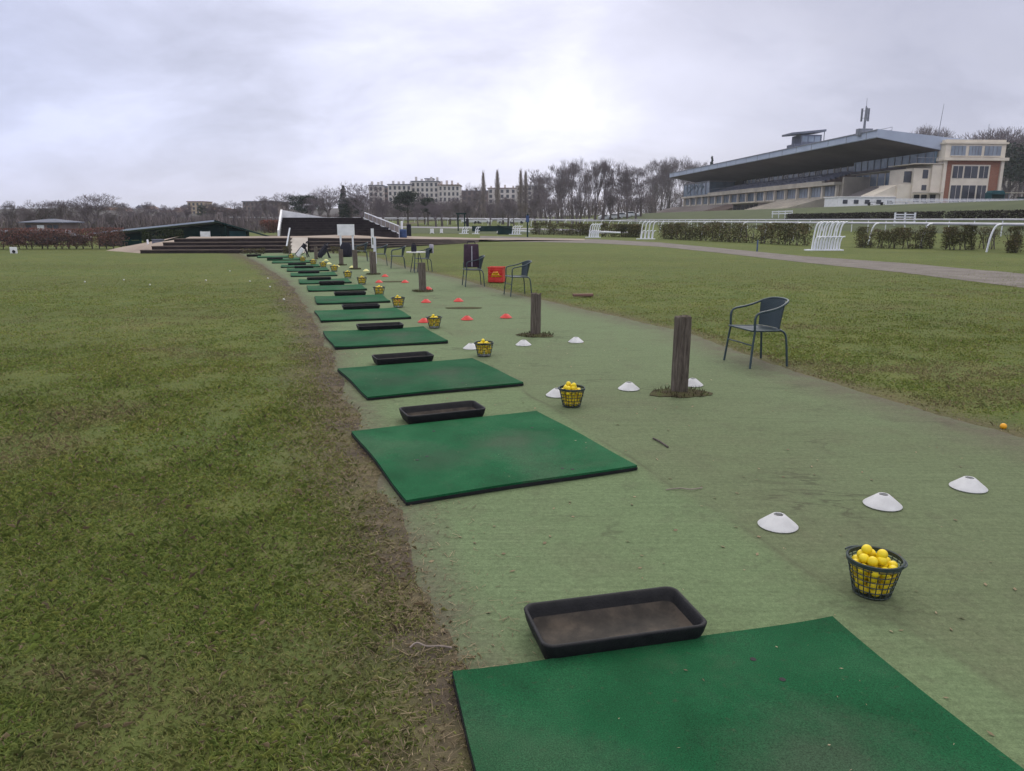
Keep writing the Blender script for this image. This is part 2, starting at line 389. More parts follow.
bare = np.clip(1.1 - dl / (.2 + .6*fbm(Y*1.1, X*1.1, 14)), 0, 1) * (dl > -.6)
ny, nx = X.shape
idx = np.arange(nx*ny).reshape(ny, nx)
quads = np.stack([idx[:-1,:-1], idx[:-1,1:], idx[1:,1:], idx[1:,:-1]], -1).reshape(-1, 4)
def grid_obj(name, V, quads, m, attrs={}):
    me = bpy.data.meshes.new(name); me.vertices.add(len(V)); me.vertices.foreach_set('co', V.reshape(-1).astype(np.float32))
    me.loops.add(quads.size); me.loops.foreach_set('vertex_index', quads.reshape(-1).astype(np.int32))
    me.polygons.add(len(quads)); me.polygons.foreach_set('loop_start', np.arange(0, quads.size, 4, dtype=np.int32)); me.update(calc_edges=True)
    for k, a in attrs.items():
        t = me.attributes.new(k, 'FLOAT', 'POINT'); t.data.foreach_set('value', a.reshape(-1).astype(np.float32))
    me.materials.append(m); me.shade_smooth(); o = link(name, me); o['kind'] = 'structure'; return o
grid_obj('ground', np.stack([X, Y, Z], -1).reshape(-1, 3), quads, M['ground'], dict(dry=np.clip(dry,0,1), bare=np.clip(bare,0,1)))

def ribbon(name, m, left, right, z, n=120, cols=8, wob=.0, seed=0, ends=None):
    """a sheet between two world polylines (lists of (x,y)), z above the terrain"""
    def res(P):
        P = np.array([(p[0], p[1]) for p in P], float); d = np.r_[0, np.cumsum(np.hypot(*np.diff(P, axis=0).T))]
        t = np.linspace(0, d[-1], n); return np.stack([np.interp(t, d, P[:,0]), np.interp(t, d, P[:,1])], -1)
    L, Rr = res(left), res(right); w = np.linspace(0, 1, cols)
    if wob:
        nrm = Rr - L; nrm /= np.linalg.norm(nrm, axis=1)[:, None]; k = np.arange(n)*.6
        L = L + nrm * ((fbm(k, k*0+.5, seed, 3)-.5)*2*wob)[:, None]; Rr = Rr + nrm * ((fbm(k, k*0+7.5, seed+3, 3)-.5)*2*wob)[:, None]
    P = L[:, None] * (1-w)[None, :, None] + Rr[:, None] * w[None, :, None]
    zz = TH(P[..., 0], P[..., 1]) + z
    V = np.concatenate([P, zz[..., None]], -1).reshape(-1, 3); I = np.arange(n*cols).reshape(n, cols)
    q = np.stack([I[:-1,:-1], I[:-1,1:], I[1:,1:], I[1:,:-1]], -1).reshape(-1, 4)
    return grid_obj(name, V, q, m)

# the artificial turf strip
ys = np.r_[np.arange(-5, 16, .1), np.arange(16, 41, .25)]; w = np.linspace(0, 1, 33)
xa, xb = xl(ys), xr(ys)
PX = xa[:, None]*(1-w) + xb[:, None]*w; PY = np.repeat(ys[:, None], 33, 1)
PZ = .007 + 0*PX + .004*(fbm(PX*1.2, PY*1.2, 6, 3)-.5)
PZ[:, 0] = -.010; PZ[:, -1] = -.008; PX[:, 1] = PX[:, 0] + .09
I = np.arange(PX.size).reshape(PX.shape); q = np.stack([I[:-1,:-1], I[:-1,1:], I[1:,1:], I[1:,:-1]], -1).reshape(-1, 4)
el = np.clip(1 - (PX - xa[:, None]) / .26, 0, 1) + np.clip(1 - (xb[:, None] - PX) / .75, 0, 1)
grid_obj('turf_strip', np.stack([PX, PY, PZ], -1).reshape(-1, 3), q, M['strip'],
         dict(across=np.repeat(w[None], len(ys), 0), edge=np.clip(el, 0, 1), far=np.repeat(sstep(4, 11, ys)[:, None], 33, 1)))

# ------------------------------------------------------------------ grass
def blades(n, y0, y1, side, length, width, seed):
    r = np.random.default_rng(seed); P = []
    tot = 0
    while tot < n:
        k = 4*n; y = np.sqrt(r.uniform(y0*y0, y1*y1, k)); y = y + r.normal(0, .10, k)*y; y = np.where(y < 1.45, 1.45 + (1.45-y)*.3, y); x = r.uniform(-1.05, 1.05, k)*y + np.where(side < 0, -.9, .9)
        d = (xl(y) - x) if side < 0 else (x - xr(y))
        fringe = .16 if side < 0 else .08
        p = np.clip((d + fringe*r.uniform(0, 1, k)**2) / (.30 if side < 0 else .22), 0, 1)**.45
        clump = fbm(x*2.6, y*2.6, 21, 3); p = p * np.clip((clump-.10)*2.6, .3, 1)
        bare_ = np.clip(1.15 - d/.65, 0, 1) * np.clip((fbm(x*1.6, y*1.6, 33, 3)-.42)*8, 0, 1) if side < 0 else 0
        p = p * (1 - .55*bare_)
        ok = r.uniform(0, 1, k) < p; P.append(np.stack([x[ok], y[ok], d[ok], clump[ok]], -1)); tot += ok.sum()
    P = np.concatenate(P)[:n]; x, y, d, cl = P.T
    L = length * r.uniform(.45, 1.25, n) * (.6 + .8*cl); a = r.uniform(0, 2*PI, n); lean = r.uniform(.6, 1.55, n)
    W = width * r.uniform(.6, 1.3, n)
    dry_ = np.clip((1.0 - d/((.15 + .6*fbm(y*.8, x*.8, 4)) if side < 0 else .3))*.85 + r.uniform(-.7, .3, n), 0, 1)
    dry_ = np.maximum(dry_, (r.uniform(0,1,n) < .09)*1.0); dry_ = np.maximum(dry_, np.clip((fbm(x*.9, y*1.3, 61, 4) - .56)*5, 0, .85)*r.uniform(.3, 1, n))
    z = TH(x, y) + np.clip(d/.25, 0, 1)*((fbm(x*2.3, y*2.3, 3, 4)-.5)*.05 + .004)*(1 - sstep(14, 26, np.hypot(x, y))) - .004
    ca, sa = np.cos(a), np.sin(a); B = np.stack([x, y, z], -1)
    side_v = np.stack([-sa, ca, 0*a], -1)*W[:, None]/2
    tip = B + np.stack([ca*np.sin(lean)*L, sa*np.sin(lean)*L, np.cos(lean)*L], -1)
    mid = B + np.stack([ca*np.sin(lean*.5)*L*.5, sa*np.sin(lean*.5)*L*.5, np.cos(lean*.5)*L*.55], -1)
    V = np.stack([B - side_v, B + side_v, mid + side_v*.8, tip, mid - side_v*.8], 1)
    tone = np.clip(.15 + .55*r.uniform(0, 1, n) + .45*(fbm(x*.9, y*.9, 41, 3)-.4), 0, 1)
    return V, tone, dry_
Vs, Ts, Ds = [], [], []
for args in ((105000, 1.5, 4.5, -1, .026, .0038, 1), (90000, 4.5, 9, -1, .028, .0056, 2), (72000, 9, 18, -1, .028, .009, 3), (20000, 18, 28, -1, .026, .014, 4),
             (80000, 5, 11, 1, .028, .0062, 5), (78000, 11, 20, 1, .028, .010, 6), (20000, 20, 30, 1, .026, .014, 7), (9000, 1.5, 7, -1, .050, .0030, 8), (3500, 5, 12, 1, .050, .0055, 9)):
    a, b, c = blades(*args); Vs.append(a); Ts.append(b); Ds.append(c)
tag(link('grass', np_mesh('grass', np.concatenate(Vs), 5, M['blade'], dict(tone=np.concatenate(Ts), dry=np.concatenate(Ds)))), kind='stuff')
# loose straw and dead stalks along the left edge of the strip
n = 9000; r = np.random.default_rng(9); y = 1.5 + 16*r.uniform(0, 1, n)**1.5; d = r.normal(.06, .22, n) - .12*(fbm(y*1.6, y*0+2, 17, 3)-.5); x = xl(y) - d
L = .010 + .055*r.uniform(0, 1, n)**3; a = r.uniform(0, PI, n); W = r.uniform(.0004, .0012, n)*(1 + y*.13)
z = .012 + r.uniform(0, .018, n)*np.clip(d*6+.3, .1, 1); ca, sa = np.cos(a), np.sin(a); tz = r.uniform(-.2, .3, n)*L*np.clip(d*4, 0, 1)
e = np.stack([ca*L/2, sa*L/2, tz/2], -1); s = np.stack([-sa*W, ca*W, 0*a], -1); B = np.stack([x, y, z], -1)
tag(link('dead_straw', np_mesh('dead_straw', np.stack([B-e-s, B-e+s, B+e+s, B+e-s], 1), 4, M['blade'], dict(tone=r.uniform(0, .8, n)**1.6, dry=np.ones(n)))), kind='stuff')
# dead leaves and crumbs lying on the strip
n = 700; y = 1.8 + 14*r.uniform(0, 1, n)**1.3; f = r.uniform(0, 1, n)**1.4; x = xl(y)*(1-f) + xr(y)*f
L = r.uniform(.004, .016, n); a = r.uniform(0, PI, n); ca, sa = np.cos(a)*L, np.sin(a)*L; B = np.stack([x, y, np.full(n, .0125)], -1)
e = np.stack([ca, sa, L*.3*r.uniform(-1,1,n)], -1); s = np.stack([-sa*.5, ca*.5, L*.3*r.uniform(0,1,n)], -1)
tag(link('leaf_litter', np_mesh('leaf_litter', np.stack([B-e, B-s, B+e, B+s], 1), 4, M['blade'], dict(tone=r.uniform(0, .7, n), dry=np.ones(n)))), kind='stuff')

# ------------------------------------------------------------------ hitting mats
HERE = 'hitting mats in the row'
def make_mat(w, l, holes, label, loc, rz):
    t = thing('hitting_mat', label, 'golf mat', loc, rz, HERE)
    sd = random.random()*50
    def warp(x, y): return (.006*math.sin(5*y+sd)*(abs(x)/w*2)**4 + x, .006*math.sin(4.3*x+sd*2)*(abs(y)/l*2)**4 + y, .005*((abs(x)/w*2)**6*(abs(y)/l*2)**6)*(1+math.sin(sd*9)) + .0022*math.sin(3.1*x+sd)*math.sin(3.7*y+sd*3)+.002)
    def sheet_(z0, z1, ins):
        m_ = MB(); n = 24; top, bot = [], []
        for jj in range(n+1):
            for ii in range(n+1):
                x, y, dz = warp((-.5+ii/n)*(w-2*ins), (-.5+jj/n)*(l-2*ins)); top.append((x, y, z1+dz)); bot.append((x, y, z0+dz*(z0 > .001)))
        N_ = (n+1)**2; Q = lambda a_, b_: b_*(n+1)+a_; fs = []
        for jj in range(n):
            for ii in range(n): fs += [(Q(ii,jj),Q(ii+1,jj),Q(ii+1,jj+1),Q(ii,jj+1)), (N_+Q(ii,jj),N_+Q(ii,jj+1),N_+Q(ii+1,jj+1),N_+Q(ii+1,jj))]
        for k in range(n):
            for (u0, u1) in ((Q(k,0),Q(k+1,0)), (Q(n,k),Q(n,k+1)), (Q(k+1,n),Q(k,n)), (Q(0,k+1),Q(0,k))): fs.append((u1, u0, N_+u0, N_+u1))
        m_.add(top+bot, fs); return m_
    sheet_(0, .0155, 0).build('rubber_base', M['rubber'], t)
    sheet_(.016, .029, .003).build('turf_surface', M['mat_turf'], t)
    for (hx, hy) in holes:
        MB().lathe([(.011, 0), (.011, .0012)], 12, (hx, hy, .029+warp(hx,hy)[2]+.0003)).build('tee_hole', M['rubber'], t)
    return t
def corners(c):
    P = [gp(*q, .03) for q in c]; return sum(P, Vector())/4, P
rows = []
ZS = .012
specs = [  # centre, width, length, angle in degrees, label
 (None, 1.56, 1.5, 13.2, 'largest green golf mat, cut off by the photo bottom, in front of the nearest tray', [(.30,.57),(.33,.44),(.66,-.45),(-.52,.2)]),
 ((-.19,4.83), 1.50, 1.49, 23.4, 'second green golf mat from the camera, scuffed pale in its middle, whole in view', [(.28,-.62),(.33,-.66),(-.5,-.1),(-.42,-.05),(-.2,.5),(.5,.3)]),
 ((-.85,7.22), 1.50, 1.38, 23.6, 'third green golf mat from the camera, level with the basket beside two white cones', [(-.4,.45),(.2,-.5)]),
 ((-1.72,9.76), 1.42, 1.36, 20, 'fourth green golf mat from the camera, left of the fourth basket of balls', [(.2,.3)]),
 ((-2.48,12.16), 1.40, 1.32, 19, 'fifth green golf mat from the camera, level with the third wooden post', []),
 ((-3.16,14.56), 1.36, 1.30, 16.5, 'sixth green golf mat from the camera, just left of the sixth basket', [])]
far_m = [((305,286.6),(308.4,291),(367,289.6)), ((294.7,280.4),(299.6,283.7),(351.3,282.3)), ((287,273.8),(291,276.3),(335.7,276)),
         ((284.5,269),(287,271.2),(328,270.6)), ((278,265.4),(281,267.3),(319,267)), ((269,261.6),(272,263),(310,262.8)), ((264.4,259),(267,260.2),(300,260)), ((254.6,256.6),(257,257.6),(284,257.5))]
names_m = ['seventh green golf mat from the camera, behind the sixth mat', 'eighth green golf mat from the camera, beside the eighth basket of balls', 'ninth green golf mat from the camera, a thin sliver in the distance',
 'tenth green golf mat from the camera, far along the row', 'eleventh green golf mat from the camera, far along the row', 'third last green golf mat of the row, level with the golf bag on its stand', 'second last green golf mat of the row, just left of the golf bag', 'farthest green golf mat at the end of the row by the dark steps']
bl, br = gp(450, 676, .03), gp(830, 620, .03)
a0 = math.atan2(br.y-bl.y, br.x-bl.x); c0 = (bl+br)/2 + Vector((math.sin(a0), -math.cos(a0), 0))*.75
MATS = []
for i, (c, w_, l_, ang, lab, holes) in enumerate(specs):
    if i == 0: loc = (c0.x, c0.y, ZS); ang = math.degrees(a0); w_ = (br-bl).length
    else: loc = (c[0], c[1], ZS)
    MATS.append((make_mat(w_, l_, holes, lab, loc, R(ang)), R(ang)))
proto = MATS[-1][0]
for (b, f, fr), lab in zip(far_m, names_m):
    B, Fp, Fr = gp(*b, .03), gp(*f, .03), gp(*fr, .03); wd = min(max((Fr-Fp).length, 1.25), 1.6)
    ang = R(17); e = Vector((math.cos(ang), math.sin(ang), 0)); nn = Vector((-e.y, e.x, 0))
    c = Fp + e*wd/2 + nn*.6
    m_ = dup(proto, (c.x, c.y, ZS), ang, lab, HERE, (wd/1.36, .95, 1)); MATS.append((m_, ang))

V_ = []
for (m_, ang), k in zip(MATS[:4], (34, 22, 12, 8)):
    for j in range(k):
        q = Matrix.Rotation(ang, 3, 'Z') @ Vector((random.uniform(-.7,.7), random.uniform(-.65,.65), 0)); a_ = random.uniform(0, 6); l_ = random.uniform(.003,.010); w2 = l_*random.uniform(.12,.5)
        c = Vector((m_.location.x+q.x, m_.location.y+q.y, ZS+.0352)); e = Vector((math.cos(a_), math.sin(a_), random.uniform(-.1,.1)))*l_; s = Vector((-math.sin(a_), math.cos(a_), random.uniform(-.1,.1)))*w2; V_.append([c-e, c-s, c+e, c+s])
tag(link('leaf_crumbs', np_mesh('leaf_crumbs', np.array([[tuple(p) for p in f] for f in V_]), 4, M['blade'], dict(tone=rng.uniform(0, 1, len(V_)), dry=np.ones(len(V_))))), kind='stuff')

# ------------------------------------------------------------------ rubber ball trays
def rrect(w, l, r, n=5):
    P = []
    for cx, cy, a in ((w/2-r, l/2-r, 0), (-w/2+r, l/2-r, 90), (-w/2+r, -l/2+r, 180), (w/2-r, -l/2+r, 270)):
        P += [(cx + r*math.cos(R(a+90*k/n)), cy + r*math.sin(R(a+90*k/n))) for k in range(n+1)]
    return P
def loft(rings, cap0=True, cap1=True):
    m_ = MB(); n = len(rings[0]); vs = [p for r_ in rings for p in r_]; fs = []
    for i in range(len(rings)-1): fs += [(i*n+k, i*n+(k+1)%n, (i+1)*n+(k+1)%n, (i+1)*n+k) for k in range(n)]
    if cap0: fs.append(tuple(range(n))[::-1])
    if cap1: fs.append(tuple((len(rings)-1)*n+k for k in range(n)))
    m_.add(vs, fs); return m_
def ring(w, l, r, z): return [(x, y, z) for x, y in rrect(w, l, r)]
TR = 'black rubber ball trays'
tray = thing('ball_tray', 'nearest black rubber ball tray, worn brown inside, against the largest mat', 'ball tray', (0,0,0), 0, TR)
loft([ring(.575,.245,.03,0), ring(.60,.27,.04,.012), ring(.628,.298,.045,.06), ring(.640,.310,.045,.098), ring(.642,.312,.045,.106), ring(.636,.306,.043,.111), ring(.622,.292,.040,.111), ring(.612,.282,.037,.105), ring(.600,.268,.035,.080), ring(.586,.250,.034,.052)], True, False).build('shell', M['rubber'], tray, 60)
loft([ring(.586,.250,.034,.052), ring(.568,.226,.034,.034), ring(.540,.190,.036,.022), ring(.49,.13,.035,.015), ring(.43,.07,.03,.012)], False, True).build('basin', M['tray'], tray, 60)
tp = [(613.5,626,13.8), (442.5,414,23), (403,359.5,23), (380,327.6,20), (361,307.6,18), (350,294.3,17), (331.8,283.4,17), (319,279.3,17), (308.7,272.8,17), (304,267.6,17), (297,264.6,17), (275,259.2,17), (254,255.6,17)]
tl = ['', 'second black ball tray from the camera, lying behind the scuffed second mat', 'third black ball tray from the camera, behind the third mat', 'fourth black ball tray from the camera, behind the fourth mat', 'fifth black ball tray, behind the fifth mat, left of the fifth basket', 'sixth black ball tray from the camera, left of the sixth basket',
      'seventh black ball tray, pushed close to the one behind it', 'eighth black ball tray, just beyond the seventh', 'ninth black ball tray, a small dark bar far along the row', 'tenth black ball tray, a small dark bar far along the row', 'third last black ball tray, a dark bar right of the far mats', 'second last black ball tray, left of the golf bag', 'farthest black ball tray, alone on the grass edge at the row end']
for i, (u, v, a) in enumerate(tp):
    p = gp(u, v, .05)
    if i == 0: tray.scale.z = .80; tray.location = (p.x, p.y, ZS); tray.rotation_euler.z = R(a)
    else: dup(tray, (p.x, p.y, ZS), R(a), tl[i], TR, (1.0 if i < 6 else .95, 1, .80))

# ------------------------------------------------------------------ baskets and balls
BK = 'wire baskets of golf balls'
bs = thing('ball_basket', 'nearest dark basket heaped with yellow balls, right of the largest mat', 'basket', (0,0,0), 0, BK)
RB, RT, HB = .073, .108, .155
def rad(z): return RB + (RT-RB)*z/HB
m_ = MB()
for k in range(22):
    a = 2*PI*k/22; ca, sa = math.cos(a), math.sin(a)
    m_.tube([(ca*rad(z), sa*rad(z), z) for z in (.002, .05, .1, HB)], .0023, 5)
m_.build('ribs', M['basket'], bs, 50)
m_ = MB()
for z in (.004, .03, .056, .082, .108, .134):
    m_.tube([(rad(z)*math.cos(2*PI*k/32), rad(z)*math.sin(2*PI*k/32), z) for k in range(32)], .0024, 5, True)
m_.build('hoops', M['basket'], bs, 50)
MB().lathe([(.001,.001), (RB,.001), (RB,.006), (.001,.006)], 28).build('floor', M['basket'], bs)
MB().lathe([(RT-.002,HB-.014), (RT+.004,HB-.012), (RT+.005,HB+.004), (RT+.001,HB+.007), (RT-.004,HB+.004)], 40, closed=True).build('rim', M['basket'], bs, 40)
m_ = MB(); m_.tube([((RT+.010)*math.cos(a), (RT+.010)*math.sin(a), HB+.004 - .012*math.sin(a+.6)) for a in np.linspace(-.5, PI-.2, 22)], .0042, 6)
m_.build('handle', M['basket'], bs, 50)
bm = bmesh.new(); bmesh.ops.create_icosphere(bm, subdivisions=3, radius=.0213); ball_me = bpy.data.meshes.new('golf_ball'); bm.to_mesh(ball_me); bm.free(); ball_me.shade_smooth(); ball_me.materials.append(M['yellow_ball'])
def ball(loc, label, group, mt=None):
    me = ball_me
    if mt: me = BALLS.setdefault(mt, ball_me.copy()); me.materials.clear(); me.materials.append(M[mt])
    o = link('golf_ball', me); o.location = loc; o.rotation_euler = (random.random()*6, random.random()*6, 0); return tag(o, label, 'golf ball', group)
BALLS = {}
def layer(z, r, n, ph): return [(r*math.cos(ph+2*PI*k/n), r*math.sin(ph+2*PI*k/n), z) for k in range(n)]
FULL = layer(.028,.050,7,0) + layer(.062,.059,8,.3) + layer(.096,.068,9,.1) + layer(.096,.024,3,.1) + [(x-.006, y-.012, z) for x,y,z in layer(.130,.072,10,.5)] + layer(.133,.028,4,.8) + [(x-.016, y-.006, z) for x,y,z in layer(.160,.040,6,.2)] + [(-.03,.01,.188), (.012,-.022,.184)]
MIDL = layer(.045,.055,6,0) + layer(.088,.066,7,.3) + [(x-.004, y, z) for x,y,z in layer(.13,.070,8,.1)] + layer(.150,.032,4,.5) + [(-.01,0,.178)]
SMALL = layer(.05,.052,4,.6) + layer(.10,.064,5,.2) + layer(.140,.055,5,.9) + [(0,0,.165)]
bp = [(874.5,598), (572,408.5), (484,357.5), (434,329), (398,308), (379,296), (361.6,285), (347.5,278.6), (334,272), (323,268), (313,265.5), (302.4,262.5), (291,259.5)]
blab = ['', 'basket of yellow balls right of the second mat, beside a white cone', 'basket of yellow balls right of the third mat, white cone just left', 'basket of yellow balls right of the fourth mat, red cone just left',
 'fifth basket of yellow balls from the camera, right of the fifth mat', 'sixth basket of yellow balls, right of the sixth mat', 'seventh basket of yellow balls, nearly in line with the leaning white marker post', 'eighth basket of yellow balls, left of two posts', 'ninth basket of yellow balls, small in the distance', 'tenth basket of yellow balls, small in the distance', 'third last basket of balls, right of the golf bag', 'second last basket of balls, below the golf bag', 'farthest basket of balls, left of the golf bag']
where = ['nearest basket', 'basket beside the second mat', 'basket beside the third mat', 'basket beside the fourth mat', 'fifth basket', 'sixth basket', 'seventh basket', 'eighth basket', 'ninth basket', 'tenth basket', 'third last basket', 'second last basket', 'farthest basket']
for i, (u, v) in enumerate(bp):
    p = gp(u, v); rz = [R(-25), 1.2, 2, .4, 3, 1, 5, 2.2, .5, 4, 1.4, 2, .2][i]
    if i == 0: bs.location = (p.x, p.y+.03, ZS); bs.rotation_euler.z = rz; b = bs
    else: b = dup(bs, (p.x, p.y+.05, ZS), rz, blab[i], BK, (1 if i < 4 else 1.1))
    sc = b.scale[0]
    for (x, y, z) in (FULL if i < 2 else MIDL if i < 5 else SMALL):
        j = random.uniform(-.003, .003)
        o = ball((b.location.x + (x+j)*sc, b.location.y + (y-j)*sc, ZS + z*sc), 'yellow golf ball in the ' + where[i], 'yellow balls in the ' + where[i])
        if i > 4: o.scale = (1.25,)*3

# ------------------------------------------------------------------ marker cones
CN = 'flat marker cones on the turf'
def cone_me(m):
    prof = [(.098,0), (.100,.003), (.094,.009), (.032,.060), (.027,.062), (.024,.060), (.030,.055), (.089,.007), (.094,.002)]
    return MB().lathe(prof, 36, closed=True).mesh('marker_cone', m, 50)
CM = {k: cone_me(M[k]) for k in ('white_plastic', 'red_plastic', 'pale_yellow_plastic')}
def cone(u, v, m, label, s=1):
    p = gp(u, v); o = link('marker_cone', CM[m]); o.location = (p.x, p.y+.02, .0115); o.rotation_euler.z = random.random()*6; o.scale = (s,)*3
    return tag(o, label, 'marker cone', CN)
W_, RD, YL = 'white_plastic', 'red_plastic', 'pale_yellow_plastic'
for a in [(779,529,W_,'nearest white marker cone, leftmost of the three in the front trio'), (884,508,W_,'white marker cone in the middle of the front trio'), (970,490.5,W_,'white marker cone at the right end of the front trio'),
          (557,397,W_,'white marker cone half hidden behind the basket beside the second mat'), (629,390.5,W_,'white marker cone left of the thick nearest wooden post'), (693,386.5,W_,'white marker cone half hidden behind the nearest wooden post'),
          (471,349.5,W_,'white marker cone touching the left of the third mat basket'), (523.5,346,W_,'white marker cone in front of the second wooden post'), (576,343,W_,'white marker cone alone right of the second wooden post'),
          (424,323,RD,'red marker cone touching the left of the fourth basket'), (467,320.5,RD,'red marker cone in the middle in front of the second wooden post'), (506,318.5,RD,'red marker cone just left of the second wooden post'),
          (398,303,RD,'red marker cone just above the fifth basket'), (426,303,RD,'red marker cone left of the dark oval patch'), (458.5,302,RD,'red marker cone above the dark oval patch'),
          (379,283,RD,'small red marker cone above the sixth basket'), (405,283,RD,'small red marker cone left of the third wooden post'), (428,290,RD,'red marker cone half hidden behind the third wooden post'),
          (385,277,RD,'small faint red marker cone right of the leaning white marker post'),
          (366,271.5,YL,'pale yellow marker cone left of the fourth post'), (352,268,YL,'pale yellow marker cone in front of the fifth post'), (329,264.5,YL,'pale yellow marker cone above the tenth basket'), (337,267,YL,'pale yellow marker cone left of the fifth post'), (326,261,YL,'farthest pale yellow marker cone near the dark golf trolley')]:
    cone(*a)

# ------------------------------------------------------------------ wooden posts
PO = 'weathered wooden posts along the turf'
def post(u, vb, vt, wpx, label, seed, lean=0, s=1):
    p = gp(u, vb); w_ = wpx*p.y/750; h = max(at(u, vt, p.y).z, .5)
    r_ = random.Random(seed); n = 20; rings = []
    prof = [1 + .10*math.cos(4*2*PI*k/n) * -1 + r_.uniform(-.05, .05) for k in range(n)]
    nt = 9
    for j in range(nt+1):
        z = -.05 + (h+.05)*j/nt; tw = .04*math.sin(j*.5+seed)
        rings.append([(w_/2*prof[k]*(1+r_.uniform(-.015,.015))*math.cos(2*PI*k/n+tw+.5), w_/2*prof[k]*(1+r_.uniform(-.015,.015))*math.sin(2*PI*k/n+tw+.5), z + (r_.uniform(-.012,.012) if j == nt else 0)) for k in range(n)])
    c = [sum(q[i] for q in rings[-1])/n for i in range(3)]
    rings.append([(q[0]*.6, q[1]*.6, h - .008 + r_.uniform(-.01,.006)) for q in rings[-1]])
    o = loft(rings).build('wooden_post', M['wood'], None, 35)
    o.location = (p.x, p.y + w_/2, 0); o.rotation_euler = (0, lean, seed)
    tag(o, label, 'post', PO); return o
POSTS = [post(681,395.5,318,18.5,'thickest wooden post, cracked and mossy at its foot, left of the near chair',1,.01), post(535.5,336.5,294,10,'second wooden post from the camera, darker, between red and white cones',2,-.015),
 post(422.5,292,263,7.5,'third wooden post, in front of the chair with things lying on it',3,.02), post(373,274.8,252,6,'fourth wooden post, with the tall white marker board behind it',4,.01), post(355,269.6,250,4.5,'fifth wooden post, left of the tall white marker board',5),
 post(341,265.6,249.5,4.5,'sixth wooden post, below the blank white sign',6), post(315.8,259.5,249.3,3.2,'short wooden post right of the golf bag',7), post(289.8,254.5,236,2.2,'thin dark post standing against the steps left of the golf bag',8)]
# moss and soil rings round the post feet
mv = MB()
for o, s_ in zip(POSTS[:6], (.20,.19,.19,.16,.15,.15)):
    r_ = random.Random(o.location.y)
    ph = r_.uniform(0, 6)
    fr_ = [1 + .16*math.sin(2*PI*k/18*2+ph) + .10*math.sin(2*PI*k/18*5+ph*2) + r_.uniform(-.05,.05) for k in range(18)]
    pts = [(o.location.x + 1.25*s_*fr_[k]*math.cos(2*PI*k/18), o.location.y - .03 + s_*fr_[k]*math.sin(2*PI*k/18)) for k in range(18)]
    for k in range(170):
        a_ = r_.uniform(0, 2*PI); q_ = math.sqrt(r_.uniform(.15, 1.15)); x_, y_ = o.location.x + 1.2*s_*q_*math.cos(a_), o.location.y - .03 + s_*q_*math.sin(a_); b_ = r_.uniform(0, 6); hh_ = r_.uniform(.015,.045); w2 = .004 + .0003*o.location.y
        mv.face([(x_-w2*math.cos(b_), y_-w2*math.sin(b_), .014), (x_+w2*math.cos(b_), y_+w2*math.sin(b_), .014), (x_+r_.uniform(-.02,.02), y_+r_.uniform(-.02,.02), .02+hh_)])
    mv.add([(x, y, .0125) for x, y in pts] + [(o.location.x+(x-o.location.x)*.6, o.location.y+(y-o.location.y)*.6, .03) for x, y in pts] + [(o.location.x, o.location.y, .035)],
           [(k, (k+1)%18, 18+(k+1)%18, 18+k) for k in range(18)] + [(18+k, 18+(k+1)%18, 36) for k in range(18)])
p = gp(464,308.5); pts = [(p.x + .36*math.cos(2*PI*k/16)*random.uniform(.8,1.1), p.y + .16*math.sin(2*PI*k/16)*random.uniform(.8,1.1), .0135) for k in range(16)]; mv.face(pts)
p = gp(391,282); pts = [(p.x + .34*math.cos(2*PI*k/16), p.y + .2*math.sin(2*PI*k/16), .0135) for k in range(16)]; mv.face(pts)
t = NT('moss', .95, .1); t.color(t.ramp(t.noise(11, 6, .7), [(.34, (.040,.032,.022)), (.48, (.070,.062,.034)), (.62, (.060,.072,.026)), (.75, (.12,.10,.06))])); t.bump(t.noise(50, 4), .8, .01); M['moss'] = t.m
tag(mv.build('moss', M['moss']), kind='stuff')

